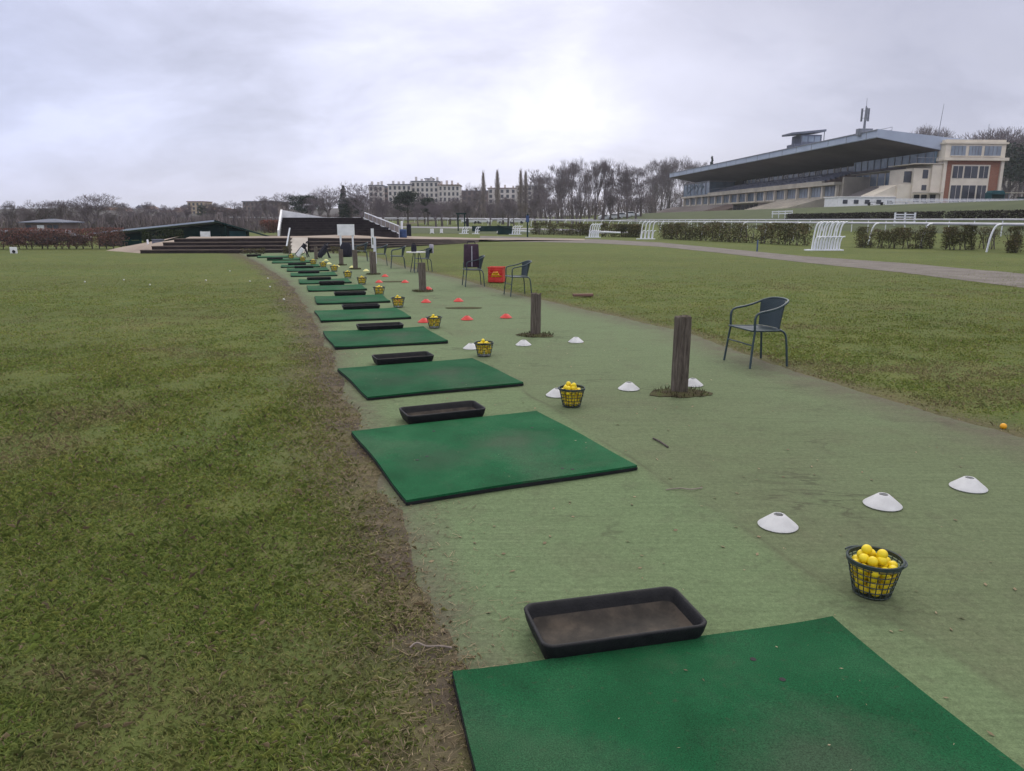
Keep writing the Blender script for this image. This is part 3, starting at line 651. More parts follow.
# ------------------------------------------------------------------ chairs
CHG = 'dark garden armchairs along the turf'
def make_chair():
    t = thing('garden_chair', '', 'chair', (0,0,0), 0, CHG); t.scale = (.93,.93,.90)     # faces +Y
    def arc(y, z, w_, yb, zb, n=14):   # arm loop: from front right round the back to front left
        P = []
        return P
    fw, bw = .255, .235
    rail = [(fw,.20,.44), (fw,.205,.56), (fw+.003,.19,.625), (fw+.004,.14,.655), (fw+.002,.02,.675), (fw-.004,-.10,.705), (fw-.03,-.20,.748), (.17,-.265,.775), (.09,-.285,.785), (0,-.29,.788)]
    rail = rail + [(-x, y, z) for x, y, z in rail[-2::-1]]
    MB().tube(smooth_pts(rail, 3), .0135, 8).build('arm_rail', M['chair'], t, 60)
    for sx in (1, -1):
        MB().tube(smooth_pts([(sx*.255,.195,.445), (sx*.262,.215,.30), (sx*.278,.245,0)], 3), .0125, 8).build('leg', M['chair'], t, 60)
        MB().tube(smooth_pts([(sx*.235,-.14,.435), (sx*.24,-.20,.40), (sx*.25,-.225,.30), (sx*.262,-.25,0)], 3), .0125, 8).build('leg', M['chair'], t, 60)
    sr = [(fw-.01,.20,.44), (.20,.235,.445), (0,.245,.447), (-.20,.235,.445), (-fw+.01,.20,.44), (-.235,0,.432), (-.225,-.16,.428), (-.12,-.20,.428), (.12,-.20,.428), (.225,-.16,.428), (.235,0,.432)]
    MB().tube(smooth_pts(sr, 2, True), .011, 8, True).build('seat_frame', M['chair'], t, 60)
    MB().tube([(.262,.225,.27), (0,.23,.275), (-.262,.225,.27)], .008, 6).build('stretcher', M['chair'], t, 60)
    m_ = MB(); pl = [(x*.96, y*.96, z-.004) for x, y, z in smooth_pts(sr, 2, True)]
    m_.add([(x, y, z+.005) for x, y, z in pl] + [(x, y, z-.005) for x, y, z in pl], [tuple(range(len(pl))), tuple(range(2*len(pl)-1, len(pl)-1, -1))] + [(k, (k+1)%len(pl), len(pl)+(k+1)%len(pl), len(pl)+k) for k in range(len(pl))])
    m_.build('seat', M['weave'], t)
    # curved woven back, lofted from the rear of the seat to the rail
    m_ = MB(); nu, nv = 15, 8; fr = []
    for th_ in (0, .010):
        for j in range(nv):
            f = j/(nv-1)
            for k in range(nu):
                s_ = -1 + 2*k/(nu-1); wt = .205 + .025*f
                x = s_*wt; y = -.20 - .09*f + (.11*f + .045*(1-f))*abs(s_)**2.4; z = .445 + f*(.335 - .035*abs(s_)**2.6)
                fr.append((x, y + th_, z))
    I_ = lambda s_, j, k: s_*nu*nv + j*nu + k
    fs = []
    for j in range(nv-1):
        for k in range(nu-1):
            fs += [(I_(0,j,k), I_(0,j,k+1), I_(0,j+1,k+1), I_(0,j+1,k)), (I_(1,j,k), I_(1,j+1,k), I_(1,j+1,k+1), I_(1,j,k+1))]
    for j in range(nv-1): fs += [(I_(0,j,0), I_(0,j+1,0), I_(1,j+1,0), I_(1,j,0)), (I_(0,j,nu-1), I_(1,j,nu-1), I_(1,j+1,nu-1), I_(0,j+1,nu-1))]
    for k in range(nu-1): fs += [(I_(0,0,k), I_(1,0,k), I_(1,0,k+1), I_(0,0,k+1)), (I_(0,nv-1,k), I_(0,nv-1,k+1), I_(1,nv-1,k+1), I_(1,nv-1,k))]
    m_.add(fr, fs); m_.build('backrest', M['weave'], t, 60)
    return t
def smooth_pts(P, n=3, closed=False):
    P = [Vector(p) for p in P]; m_ = len(P); out_ = []
    for i in range(m_ if closed else m_-1):
        g = lambda k: P[k % m_] if closed else P[min(max(k, 0), m_-1)]
        a, b, c, d = g(i-1), g(i), g(i+1), g(i+2)
        for k in range(n):
            s_ = k/n; out_.append(.5*((2*b) + (c-a)*s_ + (2*a-5*b+4*c-d)*s_**2 + (3*b-a-3*c+d)*s_**3))
    if not closed: out_.append(P[-1])
    return out_
t = NT('woven_plastic', .55, .4); wv = t.n('ShaderNodeTexChecker'); wv.inputs['Scale'].default_value = 110; wv.inputs['Color1'].default_value = (.030,.052,.066,1); wv.inputs['Color2'].default_value = (.014,.026,.036,1); t.l(t.obj(), wv.inputs['Vector']); t.color(wv.outputs[0]); t.bump(wv.outputs['Fac'], .4, .004); M['weave'] = t.m
chair = make_chair()
def face_dir(ang): return R(ang - 90)     # chair faces +Y at 0
cs = [((2.68,8.02), 195, 'nearest dark green garden armchair, empty, standing on the right edge of the turf'), ((.12,15.6), 196, 'dark blue garden armchair with empty seat right of the red basket'), ((-.93,17.85), 192, 'dark blue garden armchair with a dark bag on its seat, left of the red basket'),
      ((gp(423,271.5).x, gp(423,271.5).y), 200, 'garden armchair behind the third post, beside the little white table'), ((gp(398,268.3).x, gp(398,268.3).y), 190, 'empty garden armchair left of the third post, nearest to the little table'), ((gp(380.5,265.5).x, gp(380.5,265.5).y), 190, 'garden armchair just right of the tall white marker board'),
      ((gp(361.5,261.5).x, gp(361.5,261.5).y), 195, 'small farthest garden armchair between the fifth post and the marker board')]
for i, (c, a, lab) in enumerate(cs):
    if i == 0: chair.location = (c[0], c[1], .008); chair.rotation_euler.z = face_dir(a); chair['label'] = lab
    else: dup(chair, (c[0], c[1], .008), face_dir(a), lab, CHG)
# things on and near the chairs
t = thing('bag', 'dark purplish bag with a split front standing on a chair seat', 'bag', (-.97, 17.86, .45), R(12))
loft([ring(.34,.16,.03,0), ring(.36,.18,.04,.2), ring(.34,.15,.03,.52), ring(.32,.10,.03,.545)]).build('bag_body', M['purple_cloth'], t, 50)
MB().box(-.012,.012,-.10,-.085,.02,.5).build('zip_strip', M['pale_cloth'], t)
MB().tube([(-.1,0,.54),(-.08,0,.60),(.08,0,.60),(.1,0,.54)], .01, 6).build('handle', M['dark_cloth'], t, 50)
tp_ = gp(416.5,272.5)
t = thing('side_table', 'little white topped café table behind the third post', 'table', (tp_.x, tp_.y, .008), 0)
MB().lathe([(.001,.585),(.29,.585),(.30,.6),(.29,.612),(.001,.612)], 28).build('table_top', M['white_plastic'], t, 40)
for k in range(3):
    a = 2*PI*k/3+.4; MB().tube([(.1*math.cos(a),.1*math.sin(a),.585),(.25*math.cos(a),.25*math.sin(a),0)], .012, 7).build('leg', M['chair'], t, 50)
t = thing('bag', 'small dark bag on the little white table', 'bag', (tp_.x-.06, tp_.y, .62), .2)
loft([ring(.15,.10,.03,0), ring(.17,.12,.04,.1), ring(.13,.08,.03,.21)]).build('bag_body', M['dark_cloth'], t, 50)
MB().tube([(-.04,0,.205),(-.03,0,.25),(.03,0,.25),(.04,0,.205)], .008, 6).build('handle', M['dark_cloth'], t, 50)
cl_ = loft([ring(.36,.03,.012,-.22), ring(.38,.05,.02,-.05), ring(.37,.06,.02,.03), ring(.34,.04,.015,.045)]).build('jacket', M['pale_cloth'], None, 50)
c = cs[3][0]; a_ = R(200); cl_.location = (c[0]-math.cos(a_)*.285, c[1]-math.sin(a_)*.285, .775); cl_.rotation_euler = (0,0,a_-R(90)); tag(cl_, 'pale lilac jacket hung over the backrest of a garden chair', 'jacket')
# red basket with yellow balls
rp = gp(496.5,283.2)
t = thing('red_basket', 'bright red open basket lying on the lawn between two garden chairs', 'basket', (rp.x, rp.y+.15, .02), R(-12)); t.scale = (.95,.95,.92)
m_ = MB(); O, I2 = .235, .205
m_.box(-.20,.20,-.15,.15,0,.02)
for (x0,x1,y0,y1) in ((-.20,.20,.13,.15),(-.20,-.18,-.15,.13),(.18,.20,-.15,.13)): m_.box(x0,x1,y0,y1,.02,.40)
m_.box(-.18,.18,-.15,-.13,.02,.13)
m_.build('shell', M['red_plastic'], t, bevel=.006)
MB().tube([(-.205,-.155,.40),(.205,-.155,.40),(.205,.155,.40),(-.205,.155,.40)], .016, 6, True).build('rim', M['red_plastic'], t)
for k in range(3): MB().box(-.19,.19,-.152,-.135,.18+.075*k,.195+.075*k).build('slat', M['red_plastic'], t)
for k, (x, z) in enumerate([(-.10,.15),(-.055,.155),(-.01,.15),(.04,.158),(.085,.152),(.13,.15),(-.08,.192),(-.03,.19),(.02,.197),(.065,.19),(-.05,.232),(.0,.232),(.04,.235)]):
    q = Matrix.Rotation(R(-12),3,'Z') @ Vector((x, -.10 + .012*(k % 3), z))
    ball((rp.x+q.x, rp.y+.15+q.y, .02+q.z), 'yellow golf ball in the red basket', 'yellow balls in the red basket').scale = (1.3,)*3
# stray balls
ball((*gp(1003,429)[:2], .022), 'single orange golf ball on the right lawn edge', None, 'orange_ball').scale = (1.1,)*3
for k, (u, v) in enumerate([(85,283),(124,281),(150,286),(206,281.5),(230,272),(250,282.5),(268,279.5),(270,288),(284,301)]):
    ball((*gp(u, v)[:2], .03), 'pale stray golf ball lying on the left lawn', 'stray balls on the left lawn', 'white_ball').scale = (.95,)*3
# plank and twigs
p = gp(583,297.5); o = MB().obox((0,0,.03), (.42,.11,.05), 0).obox((.12,.09,.025), (.22,.07,.04), .5).build('wood_offcut', M['tile_roof'], None, bevel=.008); o.location = (p.x, p.y, .02); o.rotation_euler.z = .15; tag(o, 'broken reddish piece of wood lying on the right lawn', 'wood piece')
def twig(pts, r_, label, mt):
    o = MB().tube(smooth_pts([(*gp(u, v)[:2], .014 + dz) for u, v, dz in pts], 4), r_, 6).build('twig', M[mt], None, 60); tag(o, label, 'twig')
twig([(410,651,.0),(417,649,.012),(427,652,.01),(440,650,.003),(452,651,.0)], .0035, 'pale bent dry stalk lying on the edge of the turf by the nearest tray', 'twig_pale')
twig([(666,492,0),(680,491,.004),(690,492.5,.006),(702,490,0)], .003, 'pale dry stalk lying on the turf right of the second mat', 'twig_pale')
twig([(653,440,0),(660,444,.003),(668,449,0)], .006, 'dark short stick lying on the turf below the thick post', 'bark')

# ------------------------------------------------------------------ ground sheets further off
ribbon('gravel_path', M['path'], [gp(*q) for q in [(1180,296),(1024,288),(900,272.5),(800,262.2),(720,253),(660,246.8),(600,243.5),(540,242),(480,241.5)]], [gp(*q) for q in [(1180,279),(1024,274),(900,263),(800,256),(720,248.2),(660,242.6),(600,239.5),(540,237.5),(480,236)]], .008, 160, 6, .22, 3)
# plaza behind the steps (flat at the left, running down to the ground at the right) with its steps
def step_line(u, Y): return ((u-512)/758*Y, Y)
A0, A1 = step_line(137, 35.6), step_line(289, 36.2)
B0, B1 = step_line(308, 36.6), step_line(478, 53)
NS = 4
def terrace(name, label, P, Q, h0, h1, inset0, stepd=.42, dxa=0, dxb=0):
    t = thing(name, label, 'steps', (0,0,0), 0, 'dark timber steps round the plaza')
    P = Vector((*P,0)); Q = Vector((*Q,0)); e = (Q-P).normalized(); n = Vector((0,1,0))
    for k in range(NS):
        a = P + n*stepd*k + e*inset0*k + Vector((dxa*k,0,0)); b = Q + n*stepd*k + Vector((dxb*k,0,0))
        za0, za1 = h0*k/NS, h0*(k+1)/NS; zb0, zb1 = h1*k/NS, h1*(k+1)/NS
        dp = n*(stepd*(NS-k) + .3)
        def slab(a, b, d, a0, a1, b0, b1):
            m_ = MB(); m_.add([(*a.xy,a0),(*b.xy,b0),(*(b+d).xy,b0),(*(a+d).xy,a0),(*a.xy,a1),(*b.xy,b1),(*(b+d).xy,b1),(*(a+d).xy,a1)], [(0,3,2,1),(4,5,6,7),(0,1,5,4),(1,2,6,5),(2,3,7,6),(3,0,4,7)]); return m_
        slab(a, b, dp, za0-.05, za1-.045, zb0-.05, zb1-.045).build('riser', M['step_wood'], t)
        slab(a - n*.03, b - n*.03, n*(stepd+.03), za1-.042, za1, zb1-.042, zb1).build('tread', M['tread'], t)
    return P + n*stepd*NS + e*inset0*NS + Vector((dxa*NS,0,0)), Q + n*stepd*NS + Vector((dxb*NS,0,0))
pa0, pa1 = terrace('terrace_steps', 'dark stepped timber terrace left of the golf bag', A0, A1, .66, .68, .35, dxb=-.125)
pb0, pb1 = terrace('terrace_steps', 'dark stepped timber terrace right of the golf bag, tapering into the lawn', B0, B1, .68, .16, 0, dxa=-.12)
def sheet(name, m, rows):      # rows of 3D points -> one sheet
    n = len(rows[0]); V = np.array([[tuple(p) for p in r_] for r_ in rows], float).reshape(-1,3); I = np.arange(len(rows)*n).reshape(len(rows), n)
    return grid_obj(name, V, np.stack([I[:-1,:-1], I[:-1,1:], I[1:,1:], I[1:,:-1]], -1).reshape(-1,4), m)
fr = [(*pa0.xy,.664), (*pa1.xy,.684), (*pb0.xy,.684), ((pb0.x+pb1.x)/2, (pb0.y+pb1.y)/2, .42), (*pb1.xy,.17), (*step_line(585,58),.02)]
bk = [(-17.6,41.2,.66), (-11.6,42.0,.68), (-10.2,46.5,.68), (-5.5,52,.42), (-2.0,58.5,.17), (*step_line(585,63),.02)]
sheet('plaza', M['sand'], [fr, [tuple((np.array(a)+np.array(b))/2) for a, b in zip(fr, bk)], bk])
sheet('plaza_bank', M['ground'], [bk[:5], [(-18,43,-.05),(-11.6,44,-.05),(-9.6,49,-.05),(-4.5,55,-.05),(-1,61,-.05)]])
sheet('plaza_bank', M['sand'], [[(*A0,-.02), (A0[0]+.2,A0[1]+1.2,.2), (*pa0.xy,.664)], [(A0[0]-1.6,A0[1]+1.5,-.02), (A0[0]-1.4,A0[1]+2.2,.12),(A0[0]-.9,A0[1]+3.5,.4)], [(A0[0]-3.4,A0[1]+3,-.02),(A0[0]-3.6,A0[1]+5,.1),(-22,50,.5)]])
# ramp through the steps behind the golf bag
sheet('ramp', M['concrete'], [[(A1[0]+.03, A1[1]-.3, .005), (B0[0]-.03, B0[1]-.3, .005)], [(pa1.x+.03, pa1.y, .684), (pb0.x-.03, pb0.y, .684)]])

# ------------------------------------------------------------------ dark stand on the plaza
t = thing('tiered_stand', 'low dark tiered stand on the plaza behind the white sign', 'stand', (0,0,0))
for k in range(7):
    y0 = 46.3 + .48*k; z0 = .2; z1 = .68 + .145*(k+1)
    x0 = (281-512)/758*y0; x1 = ((396 - 5.6*k)-512)/758*y0
    MB().box(x0, x1, y0, y0 + .48*(7-k), z0 if k == 0 else z1-.144, z1-.03).build('riser', M['seat_dark'], t)
    MB().box(x0-.01, x1+.01, y0-.03, y0+.24, z1-.029, z1+.008).build('bench', M['step_wood'], t)
t = thing('canvas_wing', 'white slanting canvas screen at the left end of the dark stand', 'screen')
a, b, c = Vector((-14.28,46.2,.68)), Vector((-15.1,49.8,.68)), Vector((-12.4,50.2,.68))
def wall(P, Q, p0, p1, q0, q1, th_=.12):
    d = (Q-P).normalized(); n = Vector((-d.y, d.x, 0))*th_/2; m_ = MB()
    m_.add([(*(P-n).xy,p0),(*(P+n).xy,p0),(*(Q+n).xy,q0),(*(Q-n).xy,q0),(*(P-n).xy,p1),(*(P+n).xy,p1),(*(Q+n).xy,q1),(*(Q-n).xy,q1)], [(0,1,2,3),(7,6,5,4),(0,4,5,1),(1,5,6,2),(2,6,7,3),(3,7,4,0)]); return m_
wall(a, b, .2, .95, .2, 2.22).build('side_panel', M['white_paint'], t)
wall(b, c, .2, 2.20, .2, 1.72).build('back_panel', M['white_paint'], t)
wall(c, Vector((-9.0,50.4,0)), 1.64, 1.72, 1.64, 1.70).build('top_edge', M['white_paint'], t)
t = thing('stair_railing', 'white sloping mesh railing at the right end of the dark stand', 'railing')
P, Q = Vector((-9.65,49.8,0)), Vector((-6.9,46.2,0)); zt = (2.02, 1.19); zb = (1.64, .74)
n_ = 9
for k in range(n_):
    f = k/(n_-1); p = P.lerp(Q, f); MB().box(p.x-.025,p.x+.025,p.y-.025,p.y+.025,.30, zt[0]+(zt[1]-zt[0])*f).build('baluster', M['rail_grey'], t)
MB().tube([(P.x,P.y,zt[0]),(Q.x,Q.y,zt[1])], .035, 8).build('top_rail', M['rail_white'], t)
MB().tube([(P.x,P.y,zb[0]),(Q.x,Q.y,zb[1])], .04, 8).build('bottom_rail', M['rail_white'], t)
wall(P, Q, zb[0], zt[0]-.05, zb[1], zt[1]-.05, .02).build('mesh_panel', M['grey_concrete'], t)
for u, lab, mt, h, r_ in ((388,'round dark bin against the foot of the white sloping railing','dark_cloth',.62,.3),(402,'blue drum standing at the foot of the white railing','blue_paint',.50,.28),(394,'pale drum between the dark bin and the blue drum','pale_cloth',.55,.22)):
    p = step_line(u, 47.5); z = .46
    t = thing('drum', lab, 'drum', (p[0], p[1], z), 0)
    MB().lathe([(r_*.9,0),(r_,.03),(r_,h*.34),(r_*1.04,h*.36),(r_,h*.38),(r_,h*.66),(r_*1.04,h*.68),(r_,h*.70),(r_,h-.02),(r_*.96,h)], 20).build('body', M[mt], t, 40)
    MB().lathe([(r_*.9,h),(r_*.9,h+.02),(.05,h+.03)], 20).build('lid', M[mt], t, 40)
def slim_post(u, vb, vt, Y, r_, mt, label, cat='post', name='slim_post', zb=None):
    p = at(u, vb, Y); q = at(u, vt, Y); z0 = zb if zb is not None else p.z
    o = MB().lathe([(r_, 0), (r_, (q.z-z0)*.96), (r_*.7, q.z-z0)], 10).build(name, M[mt], None, 40); o.location = (p.x, Y, z0); return tag(o, label, cat)
slim_post(409, 233, 224, 56, .17, 'dark_cloth', 'short dark bollard at the edge of the plaza right of the blue drum', 'bollard', 'bollard', .35)
slim_post(467.5, 227, 218.5, 95, .17, 'dark_cloth', 'dark slim post standing on the far grass above the white stacks')
slim_post(402, 234, 221, 50, .07, 'rail_white', 'thin white pole beside the blue drum')
slim_post(408, 208, 199, 300, .2, 'mast', 'faraway pale lamp post among the trees') if False else None

# signs near the end of the row
t = thing('blank_sign', 'blank white rectangular sign on two white legs before the steps', 'sign', (0,0,0))
Yb = 33.5; p0 = at(337, 224.3, Yb); p1 = at(354.6, 235.5, Yb)
MB().box(p0.x, p1.x, Yb-.02, Yb+.02, p1.z, p0.z).build('board', M['white_paint'], t, bevel=.005)
for x in (p0.x+.12, p1.x-.10): MB().box(x-.035, x+.035, Yb+.021, Yb+.08, -.02, p0.z-.05).build('leg', M['rail_white'], t)
t = thing('marker_board', 'tall narrow white and green board fixed behind the fourth wooden post', 'marker board')
Yb = 22.05; q0 = at(370.7, 228.5, Yb); q1 = at(374.2, 248, Yb)
MB().box(q0.x, q1.x, Yb, Yb+.03, q1.z, q0.z).build('board', M['white_paint'], t)
wall(Vector((q1.x-.035,Yb+.06,0)), Vector((q1.x+.045,Yb+.06,0)), .30, q0.z-.25, .30, q0.z-.25, .03).build('support', M['rail_white'], t)
MB().box(q0.x+.03, q1.x-.02, Yb-.006, Yb-.001, q1.z+.1, q1.z+.3).build('stripe', M['shrub_flat'] if 'shrub_flat' in M else M['track_grass'], t)
o = MB().tube([tuple(at(286.6, 246, 34.2)), tuple(at(289.8, 228, 34.6))], .035, 8).build('white_pole', M['rail_white'], None, 50); tag(o, 'thin white pole leaning against the thin dark post by the steps', 'pole')

# golf bag on its stand
def golf_bag(label, u, v, white, rz=0, s=1.0):
    p = gp(u, v); t = thing('golf_bag', label, 'golf bag', (p.x, p.y+.2, .006), rz); t.scale = (s*.66,)*3
    ax = Vector((.62,.08,.74)).normalized(); b0 = Vector((-.30,0,.10))
    def cyl(a, b, ra, rb): return MB().tube([b0+ax*a, b0+ax*(a+.02), b0+ax*(a+(b-a)*.5), b0+ax*(b-.02), b0+ax*b], [ra*.9, ra, (ra+rb)/2*1.02, rb, rb*.95], 16)
    cyl(0,.88,.15,.14).build('bag_body', M['dark_cloth'], t, 50)
    q = b0+ax*.36 + Vector((.05,-.17,-.05)); MB().obox(q, (.26,.12,.62), 0, 0, .69).build('front_pocket', M['white_paint' if white else 'dark_cloth'], t, bevel=.03)
    cyl(.86,.93,.16,.16).build('collar', M['dark_cloth'], t, 50)
    for sx in (-.12,.14):
        MB().tube([b0+ax*.84, (.46,sx*1.6-.05,0)], .035, 6).build('stand_leg', M['dark_cloth'], t)
    MB().tube(smooth_pts([b0+ax*.2+Vector((.10,.0,-.12)), b0+ax*.45+Vector((.22,0,-.16)), b0+ax*.72+Vector((.10,0,-.1))], 4), .02, 6).build('strap', M['dark_cloth'], t, 60)
    r_ = random.Random(u)
    for k in range(6):
        d = ax*(1.02 + r_.uniform(0,.18)); o_ = Vector((r_.uniform(-.08,.08), r_.uniform(-.08,.08), 0)); e = b0+o_+d
        c = MB().tube([b0+o_+ax*.9, e], .007, 5).build('club', M['mast'], t)
        MB().obox(e, (.09,.05,.06), r_.uniform(0,3)).build('club_head', M['dark_cloth'], c, bevel=.012)
    return t
golf_bag('dark golf bag with white pocket on its stand at the end of the mat row', 300, 257.6, True)
golf_bag('dark golf bag on a trolley left of the sixth post', 321.5, 258.6, False, R(25), .95)
# dark backpack below the sign
p = gp(346.5, 257); t = thing('bag', 'dark grey backpack standing on the turf edge left of the far chairs', 'bag', (p.x, p.y, .01))
loft([ring(.45,.3,.08,0), ring(.5,.36,.1,.2), ring(.46,.32,.1,.45), ring(.3,.2,.08,.6)]).build('bag_body', M['dark_cloth'], t, 50)
loft([ring(.3,.08,.03,.08), ring(.32,.1,.03,.2), ring(.26,.06,.02,.32)]).build('pocket', M['dark_cloth'], t, 50).location = (0,-.2,0)

# ------------------------------------------------------------------ vegetation helpers
def tree_mesh(seed, spread, depth, up, trunk_frac, twig_r, crown_w=1.0, lean=.0):
    """returns (trunk MB, crown MB) normalised to height 10"""
    r_ = random.Random(seed); T, C = MB(), MB()
    def seg(mb, a, b, ra, rb, n):
        d = (b-a).normalized(); e = d.cross(Vector((0,0,1)) if abs(d.z) < .9 else Vector((1,0,0))).normalized(); f = d.cross(e)
        o = len(mb.v)
        for p, q in ((a, ra), (b, rb)):
            for k in range(n): mb.v.append(tuple(p + (e*math.cos(2*PI*k/n) + f*math.sin(2*PI*k/n))*q))
        mb.f += [(o+k, o+(k+1)%n, o+n+(k+1)%n, o+n+k) for k in range(n)]
    def grow(a, d, L, ra, lev):
        d = d.normalized(); bend = Vector((r_.uniform(-1,1), r_.uniform(-1,1), r_.uniform(-.2,.9)*up))*.22
        mid = a + d*L*.5 + bend*L*.12; d2 = (d + bend*.6).normalized(); b = mid + d2*L*.5
        rb = max(ra*.68, twig_r*.55); mb = T if lev == 0 else C; n = 7 if lev == 0 else 4 if lev < 3 else 3
        seg(mb, a, mid, ra, (ra+rb)/2, n); seg(mb, mid, b, (ra+rb)/2, rb, n)
        if lev >= depth: return
        nb = r_.choice((2,3,3)) if lev < depth-1 else r_.choice((3,4))
        for k in range(nb):
            ang = r_.uniform(.5, 1.0)*spread*(1.1 if lev else .8); az = 2*PI*k/nb + r_.uniform(-.6,.6)
            e = d2.cross(Vector((0,0,1)) if abs(d2.z) < .95 else Vector((1,0,0))).normalized(); f = d2.cross(e)
            nd = d2*math.cos(ang) + (e*math.cos(az) + f*math.sin(az))*math.sin(ang) + Vector((0,0,.22*up))
            start = a.lerp(b, r_.uniform(.72,1)) if k else b
            grow(start, nd, L*r_.uniform(.66,.90), max(rb*r_.uniform(.6,.85), twig_r), lev+1)
        if lev in (1,2):
            for k in range(2):
                nd = d2 + Vector((r_.uniform(-1,1), r_.uniform(-1,1), r_.uniform(-.1,.7)))*.9; grow(a.lerp(b, r_.uniform(.25,.7)), nd, L*.55, max(ra*.35, twig_r), min(lev+2, depth))
    grow(Vector((0,0,-.05)), Vector((lean,0,1)), trunk_frac*10, .26, 0)
    zs = max(p[2] for p in C.v); s = 10/zs
    for mb in (T, C): mb.v = [(p[0]*s*crown_w, p[1]*s*crown_w, p[2]*s) for p in mb.v]
    return T, C
def leaf_quads(P, size, tone, seed, aspect=.6):
    r_ = np.random.default_rng(seed); n = len(P); d = r_.normal(0, 1, (n,3)); d /= np.linalg.norm(d, axis=1)[:,None]
    e = np.cross(d, r_.normal(0, 1, (n,3))); e /= np.linalg.norm(e, axis=1)[:,None]; f = np.cross(d, e)
    s = (size*r_.uniform(.5,1.2,n))[:,None] if np.ndim(size) == 0 else size[:,None]
    return np.stack([P-e*s, P-f*s*aspect, P+e*s, P+f*s*aspect], 1)
PROT = {}
def proto(kind, T, C, bmat, cmat):
    PROT[kind] = (T.mesh(kind+'_trunk', M[bmat], 60), C.mesh(kind+'_crown', M[cmat]))
for i in range(4): proto('bare%d' % i, *tree_mesh(100+i, .56, 7, .9, .20, .0145), 'bark', 'twig')
for i in range(3): proto('tall%d' % i, *tree_mesh(200+i, .42, 7, 1.25, .24, .0105, 1.0), 'bark', 'twig')
def poplar(seed):
    q = random.Random(seed); T, C = MB(), MB(); T.tube([(0,0,-.05),(.03,0,4),(0,.03,9.3)], [.17,.11,.03], 7)
    for k in range(330):
        z = .9 + 8.0*(k/330); a = q.uniform(0, 2*PI); L = (1.9 - .11*z)*q.uniform(.7,1.2); o = .30*q.uniform(.5,1.25)*(1 - .4*abs(z/10-.45))*(1 - 1.9*max(0, z/10-.52))
        p0 = Vector((0,0,z)); p1 = p0 + Vector((math.cos(a)*o*1.5, math.sin(a)*o*1.5, L*.45)); p2 = p1 + Vector((math.cos(a)*o*.7, math.sin(a)*o*.7, L*.55)); C.tube([p0,p1,p2], [.022,.015,.007], 3)
        for j in range(4):
            s_ = p0.lerp(p2, q.uniform(.3,1)); C.tube([s_, s_ + Vector((q.uniform(-.22,.22), q.uniform(-.22,.22), q.uniform(.25,.65)))], [.012,.006], 3)
    return T, C
for i in range(2): proto('poplar%d' % i, *poplar(300+i), 'bark', 'twig_pale')
for i in range(2): proto('round%d' % i, *tree_mesh(400+i, .74, 7, .5, .17, .0145, 1.05), 'bark', 'twig')
def conifer(seed, kind):
    r_ = np.random.default_rng(seed); T = MB(); T.tube([(0,0,-.05),(0,0,5),(0,0,9)], [.25,.17,.05], 7)
    C_ = []
    if kind == 'fir':
        for lev in range(22):
            z = 1.0 + 8.8*lev/22; R0 = 2.5*(1 - lev/22.5)**.8
            for b in range(9):
                a = r_.uniform(0, 2*PI); L = R0*r_.uniform(.7,1.1); k = int(10 + 14*L); f = r_.uniform(.1,1,k)
                C_.append(np.stack([np.cos(a)*L*f + r_.normal(0,.1,k), np.sin(a)*L*f + r_.normal(0,.1,k), z + .25*f*L*-.6 + r_.normal(0,.12,k)], -1))
        size = .22
    else:
        for b in range(26):
            a = r_.uniform(0, 2*PI); rr = r_.uniform(.3,3.0); z = r_.uniform(4.5, 9.3)*(1 - .02*rr); k = 150
            C_.append(np.array([np.cos(a)*rr, np.sin(a)*rr, z]) + r_.normal(0, 1, (k,3))*np.array([.75,.75,.34]))
            T.tube([(0,0,z-1.2),(np.cos(a)*rr*.6, np.sin(a)*rr*.6, z-.4),(np.cos(a)*rr, np.sin(a)*rr, z)], [.09,.06,.03], 4)
        size = .24
    P = np.concatenate(C_); tone = np.clip(r_.uniform(0,1,len(P)), 0, 1)
    PROT[kind+str(seed)] = (T.mesh('conifer_trunk', M['bark'], 60), np_mesh('conifer_crown', leaf_quads(P, size, tone, seed), 4, M['conifer'], dict(tone=tone)))
conifer(1, 'fir'); conifer(2, 'pine'); conifer(3, 'pine')
def tree(kind, u, vt, Y, wf, label, group=None, name='bare_tree', rz=None, zb=None):
    x = (u-512)/758*Y; z0 = th(x, Y) if zb is None else zb; h = at(u, vt, Y).z - z0; s = h/10
    t = thing(name, label, 'tree', (x, Y, z0), rz if rz is not None else random.random()*6.28, group); t.scale = (s*wf, s*wf, s)
    link('trunk', PROT[kind][0], t); link('crown', PROT[kind][1], t); return t
GR = 'tall bare trees in the row beyond the track'
LROW = 'tall bare tree in the dense row between the flats and the grandstand'
r_ = random.Random(4)
for k, u in enumerate([548,560,571,582,593,604,616,627,638,649,660,671,683,695]):
    vt = [170,161,157,156,155,156,160,165,160,157,156,155,153,158][k]
    tree(['tall0','tall1','tall2'][k % 3], u + r_.uniform(-3,3), vt + r_.uniform(-1,2), (165 if u < 645 else 262) + r_.uniform(-10,12), r_.uniform(.85,1.05), LROW, GR)
for k, u in enumerate([542,563,586,608,630,651,672,690,706]):
    tree(['bare0','bare1','tall1','tall2'][k % 4], u + r_.uniform(-4,4), 172 + r_.uniform(-6,6) - (4 if u > 640 else 0), (195 if u < 645 else 280) + r_.uniform(-12,16), r_.uniform(.9,1.15), LROW, GR)
for k, u in enumerate([551,580,612,638]):
    tree(['round0','bare2','bare3','round1'][k % 4], u + r_.uniform(-4,4), 190 + r_.uniform(-5,6), 150 + r_.uniform(-8,8), r_.uniform(.9,1.2), 'lower bushy bare tree under the tall row beyond the track', 'lower bare trees under the tall row')
